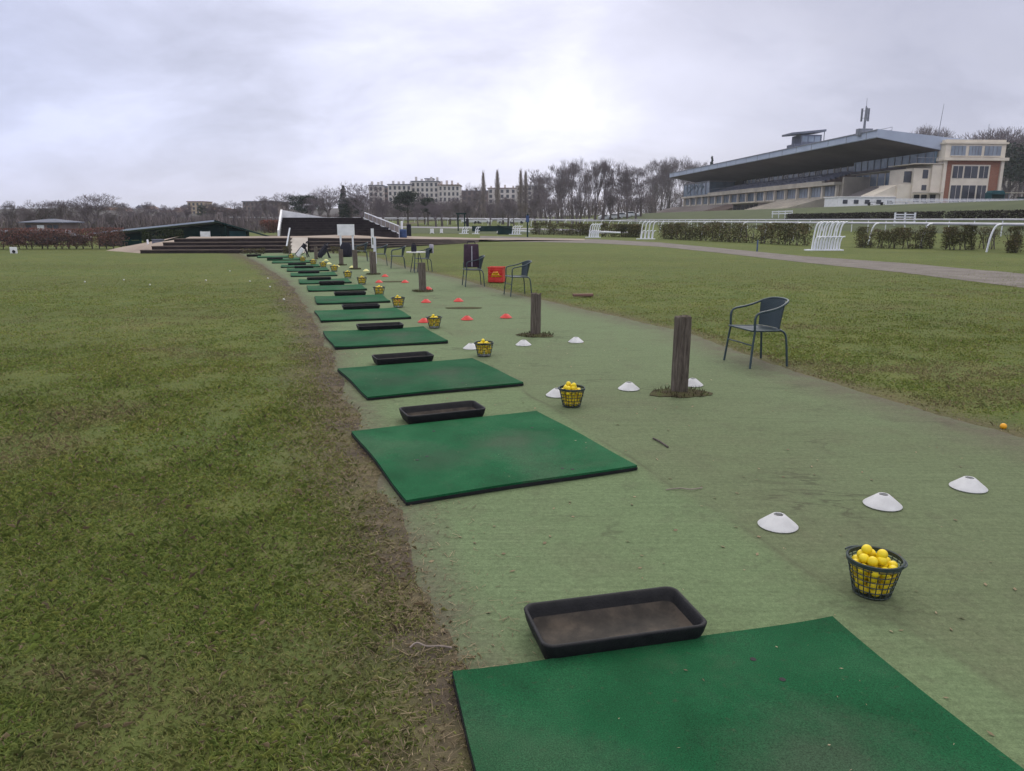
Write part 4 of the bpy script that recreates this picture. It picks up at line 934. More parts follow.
for u, vt, kd, lab in ((483.5,171,'poplar0','narrow poplar, left of the three spires right of the flats'),(497.5,169,'poplar1','narrow poplar, middle of the three spires right of the flats'),(520.5,169,'poplar0','narrow poplar with left half of a paired spire'),(525.5,170,'poplar1','narrow poplar with right half of a paired spire')):
    tree(kd, u, vt, 205, 1.05, lab, name='poplar_tree')
tree('round0', 473.5, 182, 190, .75, 'round bare tree just left of the poplar spires')
for u, vt, w_, kd, lab in ((535,187,.9,'round1','low round bare tree between the poplar pair and the tall row'),(508,196,1,'bare1','small bare tree between the poplar spires'),(490,198,1,'bare2','small bare tree under the left poplar spire'),(458,196,1.1,'bare3','small bare tree at the right end of the flats'),
                            (442,197,1.1,'round0','bare tree in front of the right half of the flats'),(425,192,1,'bare0','bare tree close right of the broad dark pine'),(362,180,1.05,'round1','tall round bare tree just left of the cream flats'),
                            (378,194,1,'bare2','bare tree in front of the left edge of the cream flats'),(329,185,1.15,'round0','broad round bare tree left of the dark fir'),(312,196,1,'bare1','small bare tree between the dark pine and the broad round bare tree'),
                            (288,191,1,'round1','tall bare tree right of the brown block'),(275,203,1,'bare3','small bare tree before the right end of the brown block'),(258,204,1,'bare0','small bare tree before the brown block'),(243,208,1.1,'bare1','low bare tree left of the brown block'),
                            (225,203,1,'bare2','bare tree right of the cream house on the hill'),(176,205,1.4,'round0','broad bare tree left of the cream house on the hill'),(158,207,1.1,'bare3','bare tree above the middle of the long dark shed roof'),(140,211,1.2,'bare0','low bare tree over the left part of the shed roof')):
    tree(kd, u, vt, 150 + r_.uniform(-12,14), w_, lab)
for u, vt, w_, kd, lab in ((11,200,1,'bare0','bare tree at the far left edge'),(28,206,1,'bare2','small bare tree left of the kiosk'),(60,199,1.1,'bare1','bare tree right behind the kiosk'),(72,198,1,'tall0','slim bare tree between the kiosk and the tallest left tree'),
                            (93,191,1.25,'round1','tallest rounded bare tree on the left, right of the kiosk'),(112,211,1.2,'bare3','low bare tree right of the tallest left tree')):
    tree(kd, u, vt, 88 + r_.uniform(-6,8), w_, lab)
for u, vt, Y, w_, kd, lab, nm in ((46,207,92,1.1,'pine2','dark evergreen just above the left end of the kiosk','pine_tree'),(203,204,190,.9,'pine3','dark evergreen in front of the cream house on the hill','pine_tree'),(303,193.5,150,1.2,'pine2','dark evergreen right of the tall bare tree by the brown block','pine_tree'),
                                   (344.5,184,150,.9,'fir1','dark pointed fir left of the cream flats','fir_tree'),(352,196,146,1.1,'pine3','dark pine close right of the pointed fir','pine_tree'),(408,189,150,1.1,'pine3','broad dark pine before the cream flats','pine_tree'),(428,196,152,1.1,'pine2','second dark pine before the flats, right of the broad one','pine_tree'),
                                   (708.5,154.5,250,.45,'fir1','dark fir top showing above the grandstand roof','fir_tree'),(1021,137,165,1,'pine2','dark pine at the right edge behind the brick block','pine_tree')):
    tree(kd, u, vt, Y, w_, lab, name=nm)
for k, (u, vt, Y) in enumerate([(978,127,185),(992,125,190),(1003,128,180),(1014,134,178),(967,132,195),(1030,128,180)]):
    tree(['round0','bare1','round1','bare2'][k % 4], u, vt, Y, 1.05, 'big dark bare tree behind the brick block', 'bare trees behind the brick block')
for k, (u, vt) in enumerate([(908,125),(922,124.5),(935,127)]):
    tree('bare%d' % k, u, vt, 260, .8, 'bare tree top peeping over the grandstand roof', 'bare tree tops over the roof')
for u, vt, w_, kd, lab in ((383,198,1.1,'bare1','bare tree before the gap between the two cream blocks'),(398,199,1.1,'round0','low bare tree left of the broad dark pine'),(418,200,1,'bare2','low bare tree between the two dark pines'),(436,201,1.2,'bare0','low bare tree right of the second dark pine'),(450,200,1.2,'round1','low bare tree before the right end of the cream flats'),
    (467,199,1.1,'bare3','low bare tree below the round bare tree by the spires'),(503,201,1.2,'round0','low bushy bare tree left of the paired spire'),(514,200,1,'bare2','low bare tree touching the paired spire'),(122,206,1.1,'bare1','bare tree above the left tip of the long dark shed'),(132,209,1.2,'round1','small rounded bare tree above the left half of the shed roof'),(149,205,1.1,'bare0','slender bare tree above the shed roof, left of its middle'),
    (166,208,1.1,'bare2','small bare tree just left of the broad bare tree on the hill'),(187,207,1,'bare3','small bare tree against the left wall of the cream hill house'),(213,206,1.2,'bare1','bare tree close right of the cream hill house'),(236,204,1.3,'round0','spreading bare tree against the left edge of the brown block'),(268,199,1.2,'bare0','tall bare tree before the middle of the brown block'),(320,190,1.1,'bare2','bare tree squeezed left of the broad round bare tree'),(84,204,1,'bare3','small bare tree left of the tallest left tree'),(38,203,1,'round0','bare tree over the left half of the kiosk')):
    tree(kd, u, vt - (4 if u < 280 else 0), (150 if u > 100 else 92) + r_.uniform(-12,14), w_*1.1, lab)
# dense woodland mass behind the rows
def wood_band(u0, u1, Y0, Y1, v_top, n, seed, name='woodland', sc=1.0):
    q = np.random.default_rng(seed); u = q.uniform(u0, u1, n); Y = q.uniform(Y0, Y1, n); x = (u-512)/758*Y; z0 = TH(x, Y)
    top = CH + (HZ - (v_top + 9*(fbm(u/13., u*0+seed, seed, 3)-.5)))*Y/758; f = q.uniform(0, 1, n)**.85
    z = z0 + (top-z0)*f; L = q.uniform(.5, 1.5, n)*sc; a = q.normal(0, .5, n); b = q.uniform(0, 2*PI, n); W = q.uniform(.03, .075, n)*sc*1.4
    d = np.stack([np.sin(a)*np.cos(b), np.sin(a)*np.sin(b), np.cos(a)], -1)*L[:,None]; s = np.stack([np.cos(b+1.5), np.sin(b+1.5), 0*b], -1)*W[:,None]; P = np.stack([x, Y, z], -1)
    tag(link(name, np_mesh(name, np.stack([P-d-s, P-d+s, P+d+s*.4, P+d-s*.4], 1), 4, M['wood_far'], dict(tone=q.uniform(0,1,n)))), kind='stuff')
wood_band(530, 655, 205, 235, 199, 3500, 1)
wood_band(95, 300, 96, 118, 220, 5200, 7, sc=.55)
wood_band(645, 760, 290, 330, 190, 6000, 6)
wood_band(-60, 345, 190, 240, 217, 10000, 2)
wood_band(340, 535, 215, 240, 205, 8000, 3)
wood_band(965, 1100, 195, 215, 150, 7000, 4)
wood_band(-60, 130, 100, 115, 220, 4000, 5, sc=.6)

def hedge(name, label, pts, z0f, h, w_, n, size, mt, seed, group=None, wob=.17, gap=.55, stems=0, base=.0):
    """leafy or twiggy hedge along pts; foliage and stems are its parts"""
    q = np.random.default_rng(seed); P = np.array(pts, float); d = np.r_[0, np.cumsum(np.hypot(*np.diff(P, axis=0).T))]; tot = d[-1]
    t = thing(name, label, 'hedge', (P[0,0], P[0,1], th(*P[0]) + z0f), 0, group); og = np.array([P[0,0], P[0,1], th(*P[0]) + z0f])
    K = n*2; s = q.uniform(0, tot, K); hh = h*(1 + wob*2*(fbm(s*.9, s*0+seed, seed, 4)-.5)); zz = base + (hh-base)*q.uniform(0, 1, K)**.8
    keep = q.uniform(0,1,K) < np.clip((fbm(s*1.3, zz*1.5, seed+5, 3) - gap*.55)*6, .06, 1); ww = q.normal(0, .33, K)*w_*(1 - .35*(zz/h-.5)**2*4)
    s, zz, ww = s[keep][:n], zz[keep][:n], ww[keep][:n]
    x = np.interp(s, d, P[:,0]); y = np.interp(s, d, P[:,1]); nx_ = np.interp(s, d, np.gradient(P[:,1])); ny_ = -np.interp(s, d, np.gradient(P[:,0])); ln = np.hypot(nx_, ny_); x = x + nx_/ln*ww; y = y + ny_/ln*ww
    z = TH(x, y) + z0f + zz; B = np.stack([x, y, z], -1) - og
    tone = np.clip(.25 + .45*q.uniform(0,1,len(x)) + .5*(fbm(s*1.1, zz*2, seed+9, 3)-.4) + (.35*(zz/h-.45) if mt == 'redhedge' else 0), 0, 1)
    link('foliage', np_mesh('foliage', leaf_quads(B, size, tone, seed, .38), 4, M[mt], dict(tone=tone)), t)
    m_ = MB(); ns = stems or max(3, int(tot*2))
    for k in range(ns):
        s0 = tot*(k+.5)/ns + random.uniform(-.2,.2)*tot/ns; x = float(np.interp(s0, d, P[:,0])); y = float(np.interp(s0, d, P[:,1])); z = th(x, y) + z0f
        for j in range(3): m_.tube([(x-og[0], y-og[1], z-og[2]-.05), (x-og[0]+random.uniform(-.15,.15), y-og[1]+random.uniform(-.1,.1), z-og[2]+h*.45), (x-og[0]+random.uniform(-.3,.3), y-og[1]+random.uniform(-.15,.15), z-og[2]+h*.9)], [.022,.015,.008], 4)
    m_.build('stems', M['bark'], t)['kind'] = 'stuff'; return t
def hp(u, v): p = gp(u, v); return (p.x, p.y)
HG = 'clipped hedge sections beside the gravel path'
hedge('hedge', 'clipped brownish hedge section just right of the big stack of white rails', [hp(857,247.5), hp(880,248.3), hp(905,248.8), hp(933,249.5)], 0, 1.16, .75, 9000, .052, 'hedge', 1, HG, stems=12)
hedge('hedge', 'clipped brownish hedge section between two curved white posts at right', [hp(942,250.3), hp(958,250.8), hp(974,251)], 0, 1.22, .7, 5000, .050, 'hedge', 2, HG, stems=6)
hedge('hedge', 'sparse thin hedge section with gaps left of the last curved post', [hp(977,250.5), hp(987,251), hp(996,251.5)], 0, 1.15, .45, 900, .045, 'hedge', 3, HG, gap=.8, stems=5)
hedge('hedge', 'single clipped dark bush at the right edge of the photo', [hp(1006,253.5), hp(1012,253.7), hp(1018,254)], 0, 1.12, .6, 2600, .048, 'hedge', 4, HG, stems=3)
hedge('hedge', 'long clipped brownish hedge left of the big stack of white rails', [hp(662,238.8), hp(690,240.2), hp(720,241.6), hp(760,243.4), hp(808,246)], 0, 1.28, .9, 15000, .075, 'hedge', 5, HG, stems=26)
hedge('hedge', 'far hedge between the two small stacks of white rails', [hp(601,236.6), hp(620,237), hp(640,237.6)], 0, 1.25, .9, 5000, .09, 'hedge', 6, HG, stems=14)
hedge('hedge', 'farthest hedge left of the small white rail stacks', [hp(533,234.5), hp(560,235), hp(590,236)], 0, 1.2, .9, 6000, .09, 'hedge', 7, HG, stems=14)
def on_t(T, Y): return ((T - (Y-120)*math.sin(SA))/math.cos(SA) + 56.4, Y)
BF = 'dark brush fences on the track'
hedge('brush_fence', 'long dark brush fence left of the white gate on the race track', [on_t(-27, y) for y in (60.2, 70, 78, 88)], 0, .68, .7, 9000, .10, 'brush', 8, BF, wob=.03, gap=.1, stems=30)
hedge('brush_fence', 'long dark brush fence right of the white gate on the race track', [on_t(-27, y) for y in (40, 46, 52, 59.6)], 0, .68, .7, 9000, .085, 'brush', 9, BF, wob=.03, gap=.1, stems=30)
hedge('reddish_hedge', 'long reddish twiggy hedge across the left edge below the kiosk', [(-34,39.5), (-30,40.5), (-26,41), (-21.4,41.5)], 0, 1.13, 1.3, 24000, .05, 'redhedge', 10, wob=.07, gap=.2, stems=34, base=.12)
hedge('shrub', 'bright green clipped shrub in front of the dark shed', [(-25.4,52), (-24,52.3), (-22.9,52.5)], 0, .84, 1.0, 5000, .07, 'shrub', 11, stems=8)
hedge('shrub', 'small olive tuft at the foot of the left steps', [(-12.6,35.0), (-12.0,35.0), (-11.5,35.0)], 0, .26, .4, 700, .035, 'hedge', 12, stems=4)
hedge('shrub', 'small green tuft beside the thin dark post at the steps', [(-10.75,35.4), (-10.4,35.4)], 0, .34, .35, 500, .035, 'hedge', 14, stems=3)
hedge('shrub', 'olive bush and grass against the steps right of the golf bags', [(-8.6,35.6), (-7.6,36.2), (-6.6,36.8)], 0, .30, .5, 1300, .04, 'hedge', 15, stems=6)
hedge('reddish_hedge', 'low reddish hedge between the shed and the white canvas screen', [(-19.2,58), (-16.6,58)], .6, .95, .8, 3500, .07, 'redhedge', 13, wob=.1, stems=8)

# ------------------------------------------------------------------ rails, racks
def rail_line(name, label, pts, h, r_, curved, spacing, bars=(1.0,), side=1):
    P = np.array(pts, float); d = np.r_[0, np.cumsum(np.hypot(*np.diff(P, axis=0).T))]; tot = d[-1]
    t = thing(name, label, 'rail', (0,0,0))
    def pos(s): x = float(np.interp(s, d, P[:,0])); y = float(np.interp(s, d, P[:,1])); return x, y, th(x, y)
    n = int(tot/spacing)
    for k in range(min(n, 75)):
        x, y, z = pos(k*spacing)
        if curved:
            a = pos(min(k*spacing+.1, tot)); e = Vector((a[0]-x, a[1]-y, 0)).normalized(); nn = Vector((-e.y, e.x, 0))*side
            b = Vector((x,y,z)); m_ = MB(); off = -nn*.62
            m_.tube(smooth_pts([b+off*1.0+Vector((0,0,-.1)), b+off*.86+Vector((0,0,h*.45)), b+off*.66+Vector((0,0,h*.80)), b+off*.40+Vector((0,0,h*.97)), b+Vector((0,0,h))], 3), .045, 8).build('curved_post', M['rail_white'], t, 60)
        else: MB().lathe([(.03,-.1),(.03,h)], 7, (x,y,z)).build('post', M['rail_white'], t, 60)
    for b in bars:
        m_ = MB(); ss = np.arange(0, tot, 2.0); m_.tube([(*pos(s)[:2], pos(s)[2]+h*b) for s in ss], r_, 8); m_.build('rail_bar', M['rail_grey'], t, 60)
    return t
railA = [on_t(-39.6, y) for y in (26,34,44,60,80,100)] + [(15,125),(4,142),(-14,155),(-50,166)]
rail_line('running_rail', 'near white running rail on curved posts along the race track', railA, 1.30, .075, True, 5.2, side=-1)
railB = [on_t(-33.5, y) for y in (28,40,60,80,100)] + [(21,130),(8,150),(-14,166),(-60,180)]
rail_line('running_rail', 'far white running rail on straight thin posts behind the curved posts', railB, .98, .06, False, 2.4)
rail_line('running_rail', 'distant white rail crossing the far grass in front of the flats', [(16,150),(-5,172),(-30,188),(-75,200)], 1.1, .10, False, 3.5)
RK = 'stacked white rail posts beside the hedges'
def rack(u, vb, n, span_px, vt, label, bar=None):
    p = gp(u, vb); Y = p.y; w_ = span_px*Y/758; h = at(u, vt, Y).z
    t = thing('rail_rack', label, 'rail stack', (p.x, Y, 0), 0, RK)
    for k in range(n):
        x = -w_/2 + w_*k/(n-1); g = -.05*(k % 2)
        m_ = MB(); m_.tube(smooth_pts([(x-.16,g,0), (x-.12,g,h*.35), (x-.04,g,h*.78), (x+.04,g+.0,h*.93), (x+.16,g,h*.985), (x+.26,g,h)], 3), .042, 8); m_.build('curved_post', M['rail_white'], t, 60)
        m_ = MB(); m_.tube(smooth_pts([(x-.10,g-.13,0), (x-.08,g-.13,h*.28), (x,g-.13,h*.46), (x+.15,g-.13,h*.49)], 3), .036, 8); m_.build('short_post', M['rail_white'], t, 60)
    MB().box(-w_/2-.5, w_/2+.1, -.28, .16, 0, .06).build('base_frame', M['rail_white'], t)
    if bar: MB().tube([(w_/2,.05,h*.42),(w_/2+bar,.0,h*.36)], .07, 8).build('rail_bar', M['rail_white'], t, 60)
    return t
rack(827, 250.5, 10, 25, 222, 'largest stack of curved white rail posts, right of the long hedge')
rack(648, 239.2, 4, 11, 221.5, 'small stack of four white posts at the left end of the long hedge')
rack(595, 237.6, 5, 8.5, 224, 'small stack of white posts with a long low bar pointing right', 1.9)
rack(517, 234.6, 4, 7, 226, 'small stack of white posts just left of the tall blue green post', 1.0)
rack(465.5, 233.8, 3, 4, 227, 'tiny stack of white posts on the far side of the sandy path')
rack(477.5, 234, 2, 2, 227, 'tiny pair of white posts right of the tiny far stack')
def crate(u, vb, wpx, vt, label):
    p = gp(u, vb); w_ = wpx*p.y/758; h = at(u, vt, p.y).z; t = thing('jump_wing', label, 'jump wing', (p.x, p.y, 0), 0, 'white blocks by the sandy path')
    MB().box(-w_/2,w_/2,-.2,.2,.06,h).build('panel', M['white_paint'], t, bevel=.03)
    for sx in (-1,1): MB().box(sx*w_/2-.06,sx*w_/2+.06,-.3,.3,0,.059).build('foot', M['white_paint'], t)
crate(432, 233.5, 3.2, 228.8, 'left of the two small white blocks on the sandy path'); crate(441.5, 233.3, 2.6, 228.8, 'right of the two small white blocks on the sandy path'); crate(499, 233, 4, 231, 'low white block left of the dark green wedge')
t = thing('wedge_hut', 'dark green wedge shaped shelter left of a white post stack', 'shelter', (*hp(504.5,234.5), 0))
MB().prism([(-.75,0),(.95,0),(.95,.55),(-.75,.98)], -.5, .5, 'y').build('body', M['dark_green'], t); MB().obox((.1,-.02,.775), (1.85,1.2,.05), 0, 0, .248).build('roof', M['dark_green'], t)
t = thing('green_post', 'tall blue green post with box behind the sandy path', 'post', (*hp(527.5,237), 0))
MB().lathe([(.07,0),(.07,2.1),(.05,2.15)], 10).build('pole', M['dark_green'], t, 50); MB().box(-.14,.14,-.12,.12,1.35,1.95).build('box', M['blue_paint'], t, bevel=.02)
t = thing('green_post', 'dark twin post frame behind the tiny far stack of white posts', 'post', (*hp(461.5,231.5), 0))
for sx in (-.45,.45): MB().lathe([(.09,0),(.09,2.3)], 10, (sx,0,0)).build('pole', M['dark_green'], t, 50)
MB().box(-.7,.7,-.1,.1,2.301,2.5).build('crossbar', M['dark_green'], t)
t = thing('green_fence', 'low dark green fence panel behind the tiny white post stacks', 'fence', (*hp(488,232), 0))
MB().box(-2.1,3.2,-.04,.04,.08,.78).build('panel', M['dark_green'], t)
for k in range(6): MB().box(-2.1+k*1.04,-2.02+k*1.04,-.10,-.041,0,.82).build('post', M['dark_green'], t)
# white gate on the brush fence and pale rail by the rack
t = thing('white_gate', 'white slatted gate standing before the joint of the two long dark brush fences', 'gate', (*on_t(-29.6, 61), th(*on_t(-29.6, 61))), 0)
for z in (.2,.4,.6,.8): MB().box(-.8,.8,-.03,.03,z,z+.09).build('slat', M['rail_white'], t)
for x in (-.8,0,.8): MB().box(x-.06,x+.06,-.095,-.031,0,1.0).build('post', M['rail_white'], t)
t = thing('white_gate', 'low white hurdle frame left of the brush fences above the big rail stack', 'gate', (*on_t(-26, 92), th(*on_t(-26, 92))), SA+R(82))
for z in (.55,.8): MB().box(-4,4,-.04,.04,z,z+.12).build('slat', M['rail_white'], t)
for x in (-4,-1.3,1.3,4): MB().box(x-.06,x+.06,-.105,-.041,0,.95).build('post', M['rail_white'], t)
o = MB().lathe([(.035,0),(.035,.55),(.02,.57)], 8).build('marker_stake', M['blue_paint'], None, 50); o.location = (*hp(757,251.5),0); tag(o, 'small dark blue stake in the grass verge below the long hedge', 'stake')
# tracks
sheet('track_verge', M['track_grass'], [[(*hp(-60+0,227),0)]*1+[(x, y, th(x,y)+.02) for x, y in ((-60,98),(-30,92),(-8,88),(8,84))], [(-64,150,th(-64,150)+.02)]+[(x, y, th(x,y)+.02) for x, y in ((-60,150),(-30,140),(-8,128),(9,112))]])
ribbon('race_track', M['trackgrey'], [(-80,140),(-40,134),(-12,122),(6,104),(10,88)], [(-80,158),(-36,150),(-6,136),(12,116),(17,92)], .03, 60, 6)
ribbon('race_track', M['track_grass'], [on_t(-33, y) for y in (20,40,60,90,130,190)], [on_t(-9, y) for y in (20,40,60,90,130,190)], .02, 90, 24)
ribbon('sand_track', M['brownsand'], [on_t(2, y) for y in (70,85,98,112)], [on_t(40, y) for y in (70,85,98,112)], .045, 60, 12)
# ------------------------------------------------------------------ left: shed, kiosk, target board, cars
t = thing('long_shed', 'long dark green shed with slanting pale edged roof left of the plaza', 'shed', (0,0,0))
Ys = 60
def sp(u, v, Y=Ys): p = at(u, v, Y); return p
a, b, c = sp(93,233), sp(219,220), sp(250,229)
n_ = (0, 6, 0)
def slabroof(P, Q, th_, y0, y1, dr=.9):
    m_ = MB(); m_.add([(P.x,y0,P.z),(Q.x,y0,Q.z),(Q.x,y1,Q.z-dr),(P.x,y1,P.z-dr),(P.x,y0,P.z+th_),(Q.x,y0,Q.z+th_),(Q.x,y1,Q.z+th_-dr),(P.x,y1,P.z+th_-dr)], [(0,3,2,1),(4,5,6,7),(0,1,5,4),(1,2,6,5),(2,3,7,6),(3,0,4,7)]); return m_
rf = slabroof(a - Vector((0,0,.12)), b - Vector((0,0,.12)), .12, Ys-1, Ys+7).build('roof', M['roof'], t)
slabroof(b+Vector((.01,0,-.12)), c - Vector((0,0,.12)), .12, Ys-1, Ys+7).build('roof', M['dark_green'], t)
m_ = MB(); m_.prism([(a.x+.3,0),(b.x,0),(b.x,b.z-.33),(a.x+.3,a.z-.30)], Ys, Ys+.6, 'y'); m_.build('wall', M['dark_green'], t)
m_ = MB(); m_.prism([(b.x+.02,0),(c.x-.3,0),(c.x-.3,c.z-.22),(b.x+.02,b.z-.34)], Ys, Ys+.6, 'y'); m_.build('gable_wall', M['dark_green'], t)
q0, q1 = sp(229,231,Ys-.1), sp(246,238.5,Ys-.1); MB().box(q0.x,q1.x,Ys-.06,Ys-.005,q1.z,q0.z).build('door', M['teal'], t)
q0 = sp(229,221.5); MB().box(q0.x-.05,q0.x+.05,Ys-.9,Ys-.8,0,q0.z-.2).build('post', M['dark_green'], t)
q0, q1 = sp(200.5,231.5,58.5), sp(211,239,58.5)
t = thing('white_banner', 'blank white banner panel in front of the dark shed', 'banner', (0,0,0)); MB().box(q0.x,q1.x,58.4,58.46,q1.z,q0.z).build('panel', M['white_paint'], t)
for x in (q0.x+.05,q1.x-.05): MB().box(x-.03,x+.03,58.461,58.53,.5,q0.z+.05).build('post', M['mast'], t)
t = thing('green_fence', 'low dark teal fence left of the sandy mound', 'fence', (0,0,0))
q0, q1 = at(99,240.5,45), at(141,251,45); MB().box(q0.x,q1.x,44.96,45.02,max(q1.z,.03),q0.z).build('panel', M['dark_green'], t)
for k in range(5): x = q0.x+(q1.x-q0.x)*k/4; MB().box(x-.05,x+.05,45.021,45.12,0,q0.z+.06).build('post', M['dark_green'], t)
t = thing('storage_box', 'blue grey box at the left end of the dark steps', 'box', (*step_line(156,40),.25), .1); t.scale = (.6,.6,.8)
MB().box(-.42,.42,-.3,.3,0,.32).build('body', M['slate'], t, bevel=.02); MB().box(-.45,.45,-.33,.33,.321,.38).build('lid', M['slate'], t, bevel=.02)
slim_post(148.3, 248, 239.5, 42, .05, 'rail_white', 'short white stake at the left end of the dark steps', 'stake', 'stake')
t = thing('kiosk', 'low kiosk with flat pyramid slate roof behind the reddish hedge', 'kiosk', (*step_line(52,62),0))
t.scale = (1,1,1.1); MB().box(-1.4,1.4,-1.3,1.3,0,1.2).build('wall', M['brown_wall'], t)
m_ = MB(); m_.add([(-1.75,-1.6,1.2),(1.75,-1.6,1.2),(1.75,1.6,1.2),(-1.75,1.6,1.2),(-1.75,-1.6,1.27),(1.75,-1.6,1.27),(1.75,1.6,1.27),(-1.75,1.6,1.27),(-.2,0,1.5),(.2,0,1.5)], [(3,2,1,0),(0,1,5,4),(1,2,6,5),(2,3,7,6),(3,0,4,7),(4,5,9,8),(5,6,9),(6,7,8,9),(7,4,8)]); m_.build('roof', M['slate'], t)
for x in (-1.15,.55,1.05): MB().box(x-.2,x+.2,-1.33,-1.305,.45,1.05).build('window', M['window_dark'], t)
MB().box(-.45,.1,-1.33,-1.305,0,1.05).build('door', M['white_paint'], t)
t = thing('target_board', 'small white board with a dark round spot at the left lawn edge', 'target', (*hp(14,253.5),0))
MB().box(-.17,.17,-.02,.02,.0,.30).build('board', M['white_paint'], t, bevel=.01); o = MB().lathe([(.07,0),(.07,.03),(.05,.04)], 16).build('spot', M['rubber'], t); o.rotation_euler.x = R(90); o.location = (.02,-.021,.09)
def make_car(body, label):
    t = thing('parked_car', label, 'car')
    prof = [(-2.1,.32),(2.1,.32),(2.15,.62),(2.0,.82),(1.2,.92),(.55,1.38),(-1.1,1.42),(-1.85,.98),(-2.12,.90),(-2.15,.55)]
    MB().prism(prof, -.85, .85, 'y').build('body', M[body], t, bevel=.06)
    MB().prism([(1.02,.95),(.50,1.31),(-1.05,1.34),(-1.55,1.0)], -.856, .856, 'y').build('window', M['window_dark'], t)
    for x in (-1.3,1.3):
        for y in (-.80,.80):
            w = MB().lathe([(.05,-.09),(.30,-.10),(.33,-.06),(.33,.06),(.30,.10),(.05,.09)], 18, closed=True).build('wheel', M['rubber'], t, 40); w.location = (x,y,.33); w.rotation_euler.x = R(90)
    for y in (-.6,.6): MB().box(2.09,2.16,y-.15,y+.15,.63,.76).build('headlight', M['white_plastic'], t)
    return t
M['car_dark'] = mat('dark_car_paint', (.022,.026,.045), (.018,.02,.035), .5, .3, .5); M['car_white'] = mat('white_car_paint', (.66,.68,.72), (.6,.62,.66), .5, .3, .5)
car = make_car('car_dark', 'dark parked car behind the reddish hedge, nearest to the white target board'); car.location = (*step_line(30,49),0); car.rotation_euler.z = R(8); car.scale = (.8,.8,.66)
dup(car, (*step_line(58,48.5),0), R(4), 'dark parked car behind the reddish hedge, under the kiosk', None, (.8,.8,.66)); dup(car, (*step_line(-4,50),0), R(10), 'dark parked car cut off by the left edge of the photo', None, (.8,.8,.66))
car2 = make_car('car_white', ''); r_ = random.Random(3)
cl = ['leftmost far white parked car by the track bend','second far white parked car by the track bend','far white parked car third from the left by the bend','far white parked car under the first tall row trees','far white parked car beneath the middle of the tall row','far white parked car just right of the middle of the tall row','far white parked car beneath the right part of the tall row','far white parked car nearest to the grandstand ramp']
for k, u in enumerate([470,484,505,517,606,614,623,632]):
    Yc = 172; xx = (u-512)/758*Yc; loc = (xx, Yc, th(xx, Yc))
    if k == 0: car2.location = loc; car2.scale = (.85,)*3; car2.rotation_euler.z = .3; car2['label'] = cl[0]
    else: dup(car2, loc, r_.uniform(-.5,.5), cl[k], None, .85)

# ------------------------------------------------------------------ far houses and flats
def zf(v, Y): return CH + (HZ - v)*Y/758
def block(name, label, u0, u1, vt, Y, depth, wmat, floors, bays, rmat='slate', win=(.5,.62), chim=0, cat='building', rz=0, vb=None):
    x0, x1 = (u0-512)/758*Y, (u1-512)/758*Y; zb = th((x0+x1)/2, Y); H = zf(vt, Y) - zb; w_ = x1-x0
    t = thing(name, label, cat, ((x0+x1)/2, Y, zb), rz)
    MB().box(-w_/2,w_/2,0,depth,-1,H).build('wall', M[wmat], t)
    rf = MB().box(-w_/2-.3,w_/2+.3,-.35,depth+.3,H,H+.35).build('roof', M[rmat], t)
    fh = (H-.6)/floors; bw = w_/bays
    for j in range(floors):
        for k in range(bays):
            x = -w_/2 + bw*(k+.5); z = .5 + fh*j
            MB().box(x-bw*win[0]/2, x+bw*win[0]/2, -.06, -.01, z+fh*.18, z+fh*(.18+win[1])).build('window', M['window_dark'], t)
    for j in range(1, floors): MB().box(-w_/2,w_/2,-.12,-.07,.5+fh*j-.12,.5+fh*j+.08).build('string_course', M[wmat], t)
    r_ = random.Random(u0)
    for k in range(chim):
        x = -w_/2 + w_*(k+.5)/chim + r_.uniform(-.6,.6); h = r_.uniform(.9,2.0); MB().box(x-.45,x+.45,depth*.4,depth*.4+1.2,H+.351,H+.35+h).build('chimney', M[wmat], rf)
    return t
block('apartment_building', 'cream block of flats with many chimneys right of the dark fir', 389, 412, 186, 330, 14, 'pale_wall', 6, 5, chim=4)
block('apartment_building', 'tallest middle part of the cream flats with many chimneys', 412.1, 439, 183, 333, 14, 'pale_wall', 7, 6, chim=5)
block('apartment_building', 'right end part of the cream flats, a little lower', 439.1, 460, 186.5, 331, 14, 'pale_wall', 6, 5, 'tile_roof', chim=4)
block('apartment_building', 'narrower cream block of flats standing back left of the big one', 370, 384, 187, 345, 12, 'pale_wall', 6, 3, chim=3)
block('apartment_building', 'set back grey wing joining the two cream blocks', 383, 390, 189, 350, 10, 'brown_wall', 6, 1)
block('apartment_building', 'low pale block of flats behind the left poplar spire', 462, 488, 192, 370, 14, 'brown_wall', 6, 5, chim=3)
block('apartment_building', 'pale block of flats between the left poplar and the paired poplars', 488.1, 516, 189.5, 374, 14, 'pale_wall', 6, 5, 'tile_roof', chim=4)
block('apartment_building', 'pale block of flats right of the paired poplars', 516.1, 543, 187.5, 378, 14, 'pale_wall', 7, 5, chim=3)
block('apartment_building', 'small attic storey standing on top behind the cream flats', 426, 434, 180.5, 346, 6, 'pale_wall', 7, 2)
block('brown_building', 'low brown block with flat roof left of the dark fir', 244, 279, 202.5, 300, 14, 'brown_wall', 4, 9)
block('house', 'cream house with orange roof on the far hill', 189, 205, 202.5, 350, 10, 'tan_wall', 4, 4, 'tile_roof')
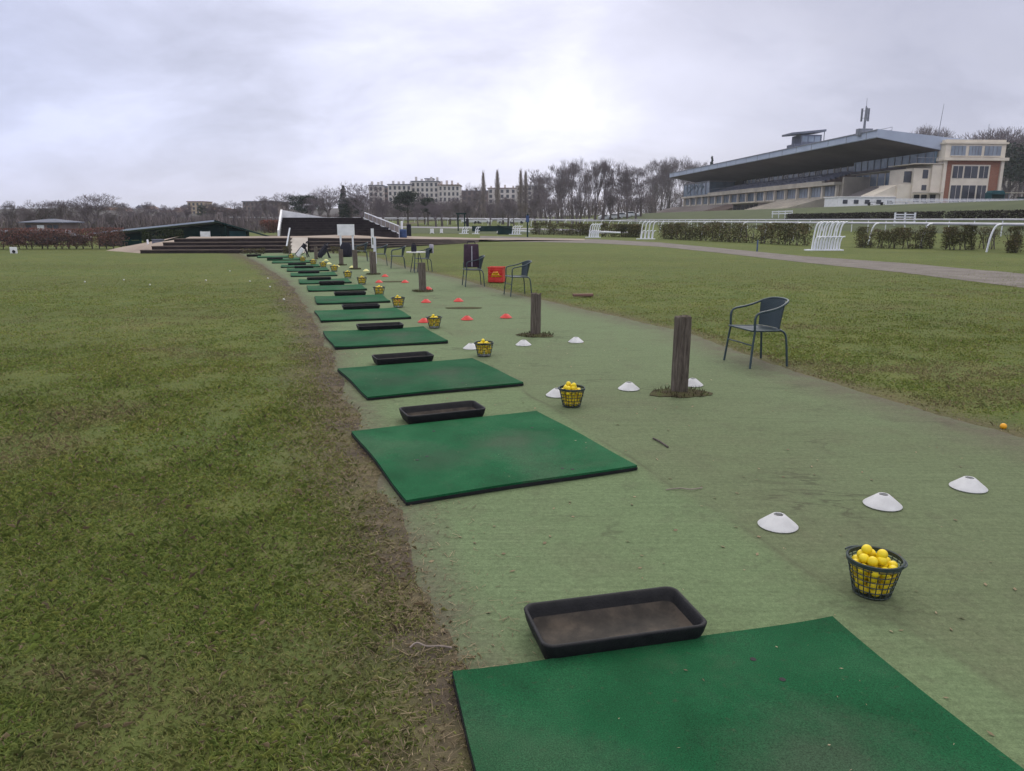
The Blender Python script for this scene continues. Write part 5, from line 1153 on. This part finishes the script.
def house(u, vt, wpx, Y, wm, rm, label):
    x = (u-512)/758*Y; zb = th(x, Y)+1; h = zf(vt, Y); w_ = wpx*Y/758; t = thing('hill_house', label, 'house', (x, Y, 0), 0, 'small houses on the far hill')
    MB().box(-w_/2,w_/2,0,8,zb-2,h-1.6).build('wall', M[wm], t); MB().prism([(-w_/2-.3,h-1.6),(w_/2+.3,h-1.6),(0,h)] if r_.random() < .5 else [(-w_/2-.3,h-1.6),(w_/2+.3,h-1.6),(w_/2-.6,h),(-w_/2+.6,h)], -.3, 8.3, 'y').build('roof', M[rm], t)
    for k in range(2): MB().box(-w_/4+k*w_/2-.4,-w_/4+k*w_/2+.4,-.06,-.01,h-4.3,h-2.9).build('window', M['window_dark'], t)
for k, u in enumerate(range(100, 190, 7)):
    house(u + r_.uniform(-2,2), 206.5 + r_.uniform(-2,4), r_.uniform(5,9), 380 + r_.uniform(-20,40), ['pale_wall','pale_wall','tan_wall'][k % 3], ['slate','tile_roof'][k % 2], 'tiny pale house among trees on the hill above the long shed')
for k, u in enumerate((212,222,233)): house(u, 207 + k, 9, 330, 'brown_wall', 'tile_roof', 'tiny brownish house between the cream hill house and the brown block')
hx = np.linspace(-700, 100, 60); rowsH = []
for Yh, f in ((310,0),(350,.5),(420,.9),(500,1),(700,.9)):
    rowsH.append([(x*Yh/420, Yh, 1.0 + f*float((7.5 + 4*(fbm(np.array([x/60.]), np.array([.3]), 2, 3)[0]-.5))*np.clip((60-x)/160, 0, 1))) for x in hx])
sheet('hills', M['hill'], rowsH)

# ------------------------------------------------------------------ grandstand
G = thing('grandstand', 'long grey roofed racecourse grandstand with deep overhang and stepped terraces', 'grandstand', (ST0[0], ST0[1], 0), SA)
LEN = 111
m_ = MB(); prof = [(0,14.05),(0,15.25),(11.7,14.1),(20.5,13.5),(20.5,11.85),(11.7,12.05)]
m_.prism(prof, 0, LEN, 'y'); roof = m_.build('roof', M['roof'], G)
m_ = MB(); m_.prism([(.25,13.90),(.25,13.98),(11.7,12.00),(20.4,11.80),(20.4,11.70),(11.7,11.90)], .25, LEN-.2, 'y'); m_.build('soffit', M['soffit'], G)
m_ = MB()
for z in (.5,.95): m_.tube([(3.5, 2, 14.85+z), (3.5, LEN-3, 14.85+z)], .035, 5)
for k in range(38): m_.tube([(3.5, 2+k*2.85, 14.75), (3.5, 2+k*2.85, 15.83)], .03, 5)
m_.build('roof_railing', M['mast'], roof)
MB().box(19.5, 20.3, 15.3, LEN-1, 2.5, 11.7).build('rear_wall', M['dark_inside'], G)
def bx(name, mt, t0, t1, s0, s1, z0, z1, par=G, bevel=0): return MB().box(t0, t1, s0, s1, z0, z1).build(name, M[mt], par, bevel=bevel)
bx('floor_slab', 'cream_dirty', 4.0, 19.4, 19.5, LEN, 7.85, 8.35)
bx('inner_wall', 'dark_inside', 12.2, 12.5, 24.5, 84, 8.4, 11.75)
# lower range of windows under the slab
for k in range(17):
    s0 = 20.2 + 5.33*k
    w = bx('window', 'glass_pale' if k < 6 else 'glass', 5.30, 5.36, s0+.35, s0+5.05, 5.9, 7.75)
    for j in range(1, 4): bx('window_frame', 'cream_dirty' if k > 9 else 'mast', 5.24, 5.295, s0+.35+4.7*j/4-.05, s0+.35+4.7*j/4+.05, 5.9, 7.75, w)
    bx('pillar', 'cream', 4.75, 5.25, s0-.25, s0+.25, 4.2, 7.84)
bx('lower_wall', 'cream_dirty', 5.40, 9, 19.6, LEN-.3, 2.5, 7.84); bx('window_sill', 'cream_dirty', 5.0, 5.39, 20.5, LEN-.5, 5.55, 5.88)
bx('far_pillar', 'cream', 4.6, 9.1, LEN-.29, LEN+.1, 2.5, 7.84)
# glazed box at the far end with a pale mural
g = bx('glazed_box', 'glass', 4.6, 11.5, 88, LEN, 8.36, 11.7)
for k in range(8): bx('mullion', 'mast', 4.50, 4.595, 88+3.27*k-.08, 88+3.27*k+.08, 8.36, 11.7, g)
bx('roof_edge', 'mast', 4.3, 11.7, 87.6, LEN+.3, 11.71, 12.0, g)
M['mural'] = mat('mural_blue', (.15,.24,.30), (.10,.17,.22), .3, .5)
m_ = MB()
for k, (s, z, a, b) in enumerate(((106,10.2,2.2,.7),(103,10.8,1.6,.5),(99,10.2,1.4,.9),(94.5,10.5,1.8,.6))):
    m_.tube([(4.53, s+a*math.cos(q), z+b*math.sin(q)+.3*math.sin(2*q)) for q in np.linspace(0, 5.2, 18)], .10, 5)
m_.build('mural', M['mural'], g)
# upper sloping tier with seats and the windows behind
m_ = MB(); pr = [(4.6,8.36)]
for k in range(8): pr += [(4.6+.95*k, 8.62+.27*k), (4.6+.95*(k+1), 8.62+.27*k)]
pr += [(12.19,8.36)]; m_.prism(pr, 24.3, 87.5, 'y'); m_.build('upper_tier', M['brown_tier'], G)
bx('parapet', 'cream_dirty', 4.05, 4.55, 24.3, 88, 8.36, 8.75)
for k in range(22):
    s0 = 25 + 2.65*k; w = bx('window', 'glass_pale' if k % 3 else 'window_dark', 12.08, 12.15, s0+.2, s0+2.35, 10.45, 11.7)
    bx('mullion', 'pale_wall', 12.0, 12.075, s0-.12, s0+.12, 10.4, 11.8, w)
for k in range(9): MB().tube([(4.3,26+7.6*k,8.7),(4.3,26+7.6*k,9.6)], .04, 5).build('railing_post', M['mast'], G)
MB().tube([(4.3,25,9.6),(4.3,87,9.6)], .04, 6).build('railing', M['mast'], G)
# right glazed front
g = bx('glazed_front', 'glass', 10.0, 10.4, .4, 24.2, 10.25, 12.05)
for k in range(12): bx('mullion', 'mast', 9.90, 9.995, .5+2.1*k, .6+2.1*k, 10.25, 12.0, g)
bx('floor_slab', 'cream_dirty', 9.6, 10.6, .2, 24.2, 9.75, 10.24); bx('slab_edge', 'soffit', 9.3, 9.59, 1, 24.2, 9.9, 10.3)
for k in range(9):
    s0 = 2 + 2.45*k; w = bx('window', 'glass_pale' if k % 3 != 1 else 'glass', 10.45, 10.5, s0, s0+2.2, 7.5, 9.6); bx('mullion', 'cream', 10.35, 10.445, s0-.2, s0-.02, 7.4, 9.7, w)
bx('lower_wall', 'cream', 10.55, 10.6, .4, 24.2, 2.8, 9.74); bx('end_return', 'cream_dirty', 5.5, 12, 19.0, 19.5, 4, 9.2)
for k in range(8):
    for q in range(6): bx('seat_row', 'slate', 4.9+.95*k, 5.3+.95*k, 25+10.4*q, 34.6+10.4*q, 8.63+.27*k, 8.98+.27*k)
for k in range(18): bx('roof_seam', 'mast', -.03, -.005, 3+6.1*k, 3.1+6.1*k, 14.06, 15.24, roof)
MB().box(-.12,-.031,0,LEN,15.05,15.22).build('gutter', M['mast'], roof)
# standing terraces: stepped concrete falling towards the track
def steps(name, mt, t_top, z_top, t_bot, z_bot, s0, s1, n, par=G):
    pr = []
    for k in range(n):
        tt = t_bot + (t_top-t_bot)*k/n; zz = z_bot + (z_top-z_bot)*(k+1)/n; pr += [(tt, zz - (z_top-z_bot)/n), (tt, zz)]
    pr += [(t_top, z_top), (t_top, z_bot-2), (t_bot, z_bot-2)]
    return MB().prism(pr, s0, s1, 'y').build(name, M[mt], par)
steps('terrace', 'grey_concrete', 4.9, 5.5, -8.5, 2.0, 74, LEN+10, 22)
steps('terrace', 'brown_tier', 4.9, 5.5, -3.5, 3.2, 60, 73.8, 14)
steps('terrace', 'cream_dirty', 4.9, 5.6, -5, 3.1, 24, 44, 18)
steps('terrace', 'grey_concrete', 10.3, 7.3, 3.5, 4.6, 6.5, 18.9, 14)
k_ = bx('kiosk_block', 'grey_concrete', .5, 4.9, 44.5, 59.5, 2.8, 5.2); bx('canopy', 'cream_dirty', -.6, 5.0, 44.2, 59.8, 5.21, 5.45, k_)
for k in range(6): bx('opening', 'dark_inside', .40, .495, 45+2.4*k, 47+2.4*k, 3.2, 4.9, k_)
# white ticket block with small windows at the near right
w_ = bx('ticket_block', 'white_paint', -5.2, 4.6, 0, 4.5, 2.6, 5.0)
for k, tt in enumerate((-4.5,-2.7,-.9,1.0,2.8)): bx('window', 'window_dark', tt, tt+.75, -.06, -.005, 4.05, 4.65, w_)
for k, tt in enumerate((-4.3,.6)): bx('opening', 'dark_inside', tt, tt+2.2, -.06, -.006, 3.3, 3.65, w_)
bx('eaves', 'white_paint', -5.35, 4.75, -.15, 4.6, 5.01, 5.14, w_)
# stepped cream stair block
c_ = bx('stair_block', 'cream', 9.0, 10.6, -1, 6, 2.8, 10.0); bx('stair_block', 'cream', 6.3, 8.99, -.6, 6, 2.8, 9.45); bx('stair_block', 'cream', 4.1, 6.29, -.3, 5, 2.8, 7.0)
m_ = MB(); m_.prism([(.6,3),(4.09,3),(4.09,6.9),(.6,5.4)], .1, 4, 'y'); m_.build('stair_block', M['cream'], G)
bx('window', 'window_dark', 5.2, 6.25, -.1, .2, 7.3, 9.0); bx('window', 'window_dark', 7.75, 8.6, -.66, -.605, 7.9, 9.2); bx('window', 'window_dark', 7.8, 8.55, -.66, -.605, 6.1, 6.9)
for k in range(3): bx('opening', 'dark_inside', 6.7+1.2*k, 7.6+1.2*k, -1.06 if k == 2 else -.66, -1.005 if k == 2 else -.605, 4.3, 5.45)
bx('canopy', 'cream_dirty', 6.2, 10.5, -2.0, -1.01, 5.6, 5.78); bx('roof_edge', 'cream_dirty', 5.9, 10.6, -1.2, 6, 10.02, 10.15)
for k in range(7): MB().tube([(6.3+.7*k,-.9,10.15),(6.3+.7*k,-.9,11.0)], .03, 5).build('railing_post', M['mast'], G)
MB().tube([(6.2,-.9,11.0),(10.5,-.9,11.0)], .035, 6).build('railing', M['mast'], G)
for k in range(4): bx('awning', 'slate', 3.6+1.8*k, 5.2+1.8*k, 7.2+.4*k, 9+.4*k, 5.2+.55*k, 5.32+.55*k)
# brick block at the near end
B_ = thing('brick_block', 'square brick and cream end block with three window storeys, right of the grandstand', 'building', (ST0[0]-.85, ST0[1]-.07, 0), SA)
def bb(name, mt, t0, t1, s0, s1, z0, z1, par=B_, bevel=0): return MB().box(t0, t1, s0, s1, z0, z1).build(name, M[mt], par, bevel=bevel)
bb('wall', 'brick', 11.95, 21.0, -1.0, 15, 2.6, 10.55)
for t0, t1 in ((11.48,12.0),(20.9,21.4)): bb('pilaster', 'cream', t0, t1, -1.25, 15, 2.6, 10.55)
bb('ledge', 'cream', 11.2, 21.75, -1.7, 15.2, 10.56, 11.0); bb('attic_wall', 'cream', 11.5, 21.35, -1.2, 15, 11.01, 13.05)
bb('cornice', 'cream', 11.3, 21.6, -1.45, 15.2, 13.06, 13.32); bb('parapet', 'cream', 11.55, 21.3, -1.15, 15, 13.33, 13.7)
for t0, t1 in ((12.35,14.75),(15.3,17.35),(17.85,20.55)):
    w = bb('window', 'glass_pale', t0, t1, -1.27, -1.205, 11.3, 12.75)
    for j in range(1,4): bb('window_frame', 'mast', t0+(t1-t0)*j/4-.03, t0+(t1-t0)*j/4+.03, -1.31, -1.271, 11.3, 12.75, w)
    bb('window_sill', 'cream', t0-.1, t1+.1, -1.4, -1.272, 11.16, 11.295, w)
p_ = bb('central_panel', 'cream', 12.95, 19.25, -1.12, -1.005, 2.7, 9.95)
for t0, t1 in ((13.15,14.75),(15.05,17.2),(17.5,18.95)):
    w = bb('window', 'window_dark', t0, t1, -1.18, -1.125, 7.95, 9.75); bb('window_frame', 'pale_wall', (t0+t1)/2-.03, (t0+t1)/2+.03, -1.21, -1.181, 7.95, 9.75, w)
    w = bb('window', 'window_dark', t0, t1, -1.18, -1.125, 3.5, 6.85); bb('window_frame', 'pale_wall', (t0+t1)/2-.03, (t0+t1)/2+.03, -1.21, -1.181, 3.5, 6.85, w)
for tt in (11.9,12.35,19.7,20.3): bb('panel_trim', 'cream', tt, tt+.12, -1.06, -1.008, 3, 4.2)
def gloc(tt, s, z): c, s_ = math.cos(SA), math.sin(SA); return (ST0[0] + tt*c - s*s_, ST0[1] + tt*s_ + s*c, z)
zg = th(*gloc(8,-6,0)[:2])
t = thing('teal_kiosk', 'teal green kiosk with rounded top before the windows of the brick block', 'kiosk', gloc(17.6,-4,zg), SA)
MB().prism([(-1.1,0),(1.1,0),(1.1,2.2),(.8,2.55),(-.8,2.55),(-1.1,2.2)], -.7, .7, 'y').build('body', M['teal'], t, bevel=.03); MB().box(-.95,.95,-.74,-.705,.9,1.9).build('hatch', M['dark_green'], t); MB().box(-1.2,1.2,-1.2,-.705,2.0,2.08).build('awning', M['teal'], t)
t = thing('picket_fence', 'long white picket fence in front of the grandstand end and brick block', 'fence', gloc(4,-7.5,th(*gloc(4,-7.5,0)[:2])), SA)
for z in (.35,.95): MB().box(-6,17.5,-.03,.03,z,z+.1).build('rail_bar', M['rail_white'], t)
m_ = MB()
for k in range(118): m_.box(-6+.2*k, -5.92+.2*k, -.08, -.031, .05, 1.25)
m_.build('pickets', M['rail_white'], t); tag(t.children[-1], kind='stuff')
for k, (tt, w2, lab) in enumerate(((-2.5,2.2,'dark outdoor table set behind the left part of the picket fence'),(1.2,2.6,'dark outdoor table set under the ticket block steps'),(6.5,2.6,'dark outdoor table set before the cream stair block'),(11.2,2.4,'dark outdoor table set at the foot of the brick block'),(14.4,2.2,'dark outdoor table set left of the teal kiosk'),(19.4,1.8,'dark outdoor table set right of the teal kiosk'))):
    p = gloc(tt,-5.8,0); t = thing('garden_table', lab, 'table', (p[0],p[1],th(p[0],p[1])), SA, 'outdoor tables before the grandstand')
    MB().box(-w2/2,w2/2,-.4,.4,.72,.78).build('table_top', M['slate'], t)
    for sx in (-1,1): MB().box(sx*w2/2*.9-.04,sx*w2/2*.9+.04,-.3,.3,0,.719).build('leg', M['dark_cloth'], t)
    for sx in (-.5,.5): MB().box(sx*w2-.45*w2*.5,sx*w2+.2*w2*.5,-.9,-.6,.40,.46).build('bench', M['dark_cloth'], t); 
t = thing('container', 'dark teal container at the right edge beyond the brick block', 'container', gloc(23.3,-4,th(*gloc(23.3,-4,0)[:2])), SA)
MB().box(-1.3,2.2,-.8,.8,0,1.5).build('body', M['teal'], t, bevel=.04); MB().box(-1.4,2.3,-.9,.9,1.501,1.62).build('lid', M['dark_green'], t)
t = thing('shelter_roof', 'low pale canopy on thin posts right of the brick block', 'canopy', gloc(23,-1,th(*gloc(23,-1,0)[:2])), SA)
MB().box(-1.4,3,-.8,.8,2.3,2.4).build('roof', M['cream_dirty'], t)
for x in (-1.2,2.8): MB().box(x-.05,x+.05,-.6,-.5,0,2.299).build('post', M['mast'], t)
hb = block('house', 'pale house half hidden by trees at the right edge', 1016, 1075, 152, 250, 10, 'pale_wall', 4, 6, 'tile_roof')
# roof cabin, mast, poles
t = thing('roof_cabin', 'grey cabin with slanted overhanging roof on top of the grandstand', 'cabin', gloc(3.4,30,15.55), SA)
MB().box(-1.9,2.2,-1,3,-1.2,2.0).build('wall', M['slate'], t); MB().prism([(-4.0,1.95),(2.7,2.55),(2.7,2.95),(-4.0,2.3)], -1.6, 3.0, 'y').build('roof', M['slate'], t)
for k in range(3): MB().box(-1.7+1.25*k,-.65+1.25*k,-1.06,-1.005,.7,1.7).build('window', M['glass_pale'], t)
MB().tube([(2.5,-1.3,-1.0),(2.5,-1.3,2.5)], .08, 6).build('post', M['mast'], t); MB().box(-3.0,-1.91,-.8,2.6,-1.2,.3).build('side_box', M['slate'], t)
t = thing('antenna_mast', 'telecom mast with three upright panel antennas on the roof corner', 'antenna mast', gloc(.6,5,15.1), 0)
MB().lathe([(.22,0),(.16,2.4),(.10,4.2),(.03,4.25),(.03,5.4)], 10).build('pole', M['mast'], t, 40)
for k in range(3):
    a = 2*PI*k/3+.3; x, y = .58*math.cos(a), .58*math.sin(a); MB().box(x-.14,x+.14,y-.09,y+.09,1.9,3.9).build('antenna_panel', M['mast'], t, bevel=.03)
    MB().tube([(0,0,2.4),(x*.85,y*.85,2.4)], .04, 5).build('bracket', M['mast'], t); MB().tube([(0,0,3.5),(x*.85,y*.85,3.5)], .04, 5).build('bracket', M['mast'], t)
MB().box(-1.1,1.2,-.5,.5,-.35,.75).build('cabinet', M['mast'], t, bevel=.03)
p = gloc(11.8,3,13.3)
o = MB().lathe([(.06,0),(.05,3),(.025,6.2)], 8).build('flagpole', M['mast'], None, 40); o.location = p; o.rotation_euler.y = R(4); tag(o, 'bare thin flagpole at the left corner of the brick block', 'flagpole')
o = MB().lathe([(.04,0),(.03,2.6)], 8).build('flagpole', M['mast'], None, 40); o.location = gloc(18.8,1,13.7); tag(o, 'short bare pole on the right part of the brick block roof', 'flagpole')

# ------------------------------------------------------------------ sky, sun, camera
SUN_AZ, SUN_EL = R(14), R(40)          # azimuth from +Y towards +X
W = bpy.data.worlds.new('World'); SC.world = W; W.use_nodes = True; nt = W.node_tree
N = lambda ty, **k: (lambda n: ([setattr(n, a, b) for a, b in k.items()], n)[1])(nt.nodes.new(ty)); Lk = nt.links.new
bg = nt.nodes['Background']; sky = N('ShaderNodeTexSky', sky_type='NISHITA'); sky.sun_disc = False; sky.sun_elevation = SUN_EL; sky.sun_rotation = SUN_AZ
tc = N('ShaderNodeTexCoord'); sep = N('ShaderNodeSeparateXYZ'); Lk(tc.outputs['Generated'], sep.inputs[0])
def mth(op, a, b=0.0, c=None):
    m_ = N('ShaderNodeMath', operation=op)
    for s_, v in zip(m_.inputs, (a, b, c)):
        if v is None: continue
        if hasattr(v, 'is_output'): Lk(v, s_)
        else: s_.default_value = v
    return m_.outputs[0]
zc = mth('ADD', mth('MAXIMUM', sep.outputs['Z'], 0.0), .42)
cv = N('ShaderNodeCombineXYZ'); Lk(mth('DIVIDE', sep.outputs['X'], zc), cv.inputs[0]); Lk(mth('DIVIDE', sep.outputs['Y'], zc), cv.inputs[1])
def wn(scale, det, rough, off, dist=.0):
    mp = N('ShaderNodeMapping'); mp.inputs['Location'].default_value = off; mp.inputs['Scale'].default_value = (1,1.25,1); Lk(cv.outputs[0], mp.inputs[0])
    n_ = N('ShaderNodeTexNoise'); n_.inputs['Scale'].default_value = scale; n_.inputs['Detail'].default_value = det; n_.inputs['Roughness'].default_value = rough; n_.inputs['Distortion'].default_value = dist; Lk(mp.outputs[0], n_.inputs['Vector']); return n_.outputs['Fac']
def rmp(f, stops):
    r_ = N('ShaderNodeValToRGB'); e = r_.color_ramp.elements
    while len(e) > 1: e.remove(e[0])
    for i, (p, c) in enumerate(stops):
        el = e[0] if i == 0 else e.new(p); el.position = p; el.color = (*c, 1) if hasattr(c, '__len__') else (c, c, c, 1)
    Lk(f, r_.inputs[0]); return r_.outputs[0]
def mx(f, a, b, mode='MIX'):
    m_ = N('ShaderNodeMix', data_type='RGBA', blend_type=mode)
    for s_, v in ((m_.inputs[0], f), (m_.inputs[6], a), (m_.inputs[7], b)):
        if hasattr(v, 'is_output'): Lk(v, s_)
        elif hasattr(v, '__len__'): s_.default_value = (*v, 1)
        else: s_.default_value = v
    return m_.outputs[2]
# overcast layer: thinner and brighter where the hidden sun stands, thicker and bluer away from it
dt = N('ShaderNodeVectorMath', operation='DOT_PRODUCT'); Lk(tc.outputs['Generated'], dt.inputs[0]); dt.inputs[1].default_value = (math.sin(SUN_AZ)*math.cos(R(17)), math.cos(SUN_AZ)*math.cos(R(17)), math.sin(R(17)))
glow = rmp(dt.outputs['Value'], [(.55, 0.0), (.88, .5), (1.0, .74)])
n1 = wn(1.15, 5, .5, (1.3, .4, 0), .25); n2 = wn(3.2, 6, .6, (3.1, 7.7, 0), .3)
f = mth('ADD', mth('MULTIPLY', n1, .65), mth('MULTIPLY', n2, .35))
base = mx(glow, (.505,.55,.775), (.895,.885,1.01))
cl = rmp(f, [(.38, .74), (.49, .97), (.60, 1.20)])
overcast = mx(1.0, base, cl, 'MULTIPLY')
overcast = mx(1.0, overcast, (10,10,10), 'MULTIPLY')
low = rmp(sep.outputs['Z'], [(0.0, 1.0), (.10, 0.0)])
overcast = mx(mth('MULTIPLY', low, .45), overcast, (7.3,7.15,8.3))
dk = N('ShaderNodeVectorMath', operation='DOT_PRODUCT'); Lk(tc.outputs['Generated'], dk.inputs[0]); dk.inputs[1].default_value = (math.sin(R(34))*math.cos(R(19)), math.cos(R(34))*math.cos(R(19)), math.sin(R(19)))
overcast = mx(mth('MULTIPLY', rmp(dk.outputs['Value'], [(.87, 0.0), (.98, 1.0)]), rmp(n2, [(.35, .5), (.6, 1.0)])), overcast, (4.3,4.4,5.6))
zen = rmp(sep.outputs['Z'], [(.30, 0.0), (.68, 1.0)]); overcast = mx(zen, overcast, (13.6,13.2,12.7))
final = mx(.93, sky.outputs[0], overcast); Lk(final, bg.inputs[0]); bg.inputs[1].default_value = .10
sun = bpy.data.lights.new('sun', 'SUN'); sun.energy = .7; sun.angle = R(22); sun.color = (1,.96,.90); so = bpy.data.objects.new('sun', sun); COL.objects.link(so)
d = Vector((math.sin(SUN_AZ)*math.cos(SUN_EL), math.cos(SUN_AZ)*math.cos(SUN_EL), math.sin(SUN_EL))); so.rotation_euler = (-d).to_track_quat('-Z', 'Y').to_euler(); so.location = d*50
cam = bpy.data.cameras.new('camera'); cam.sensor_width = 36; cam.lens = F/1024*36; cam.clip_start = .05; cam.clip_end = 6000
co = bpy.data.objects.new('camera', cam); COL.objects.link(co); co.location = (0,0,CH); co.rotation_euler = (R(90)-PITCH, 0, 0); SC.camera = co
HAZE = 0.00028
hz_ = MB().box(-1250, 1250, -150, 1650, -3, 30).build('haze', None); hz_['kind'] = 'stuff'
hm = bpy.data.materials.new('haze_air'); hm.use_nodes = True; tr = hm.node_tree; tr.nodes.remove(tr.nodes['Principled BSDF'])
pv = tr.nodes.new('ShaderNodeVolumePrincipled'); pv.inputs['Color'].default_value = (.86,.88,.96,1); pv.inputs['Density'].default_value = HAZE; pv.inputs['Anisotropy'].default_value = .2
tr.links.new(pv.outputs[0], tr.nodes['Material Output'].inputs['Volume']); hz_.data.materials.append(hm)
SC.view_settings.view_transform = 'Standard'; SC.view_settings.look = 'None'; SC.view_settings.exposure = .17; SC.view_settings.gamma = 1
SC.cycles.use_denoising = True
SC.cycles.max_bounces = 6; SC.cycles.volume_bounces = 1
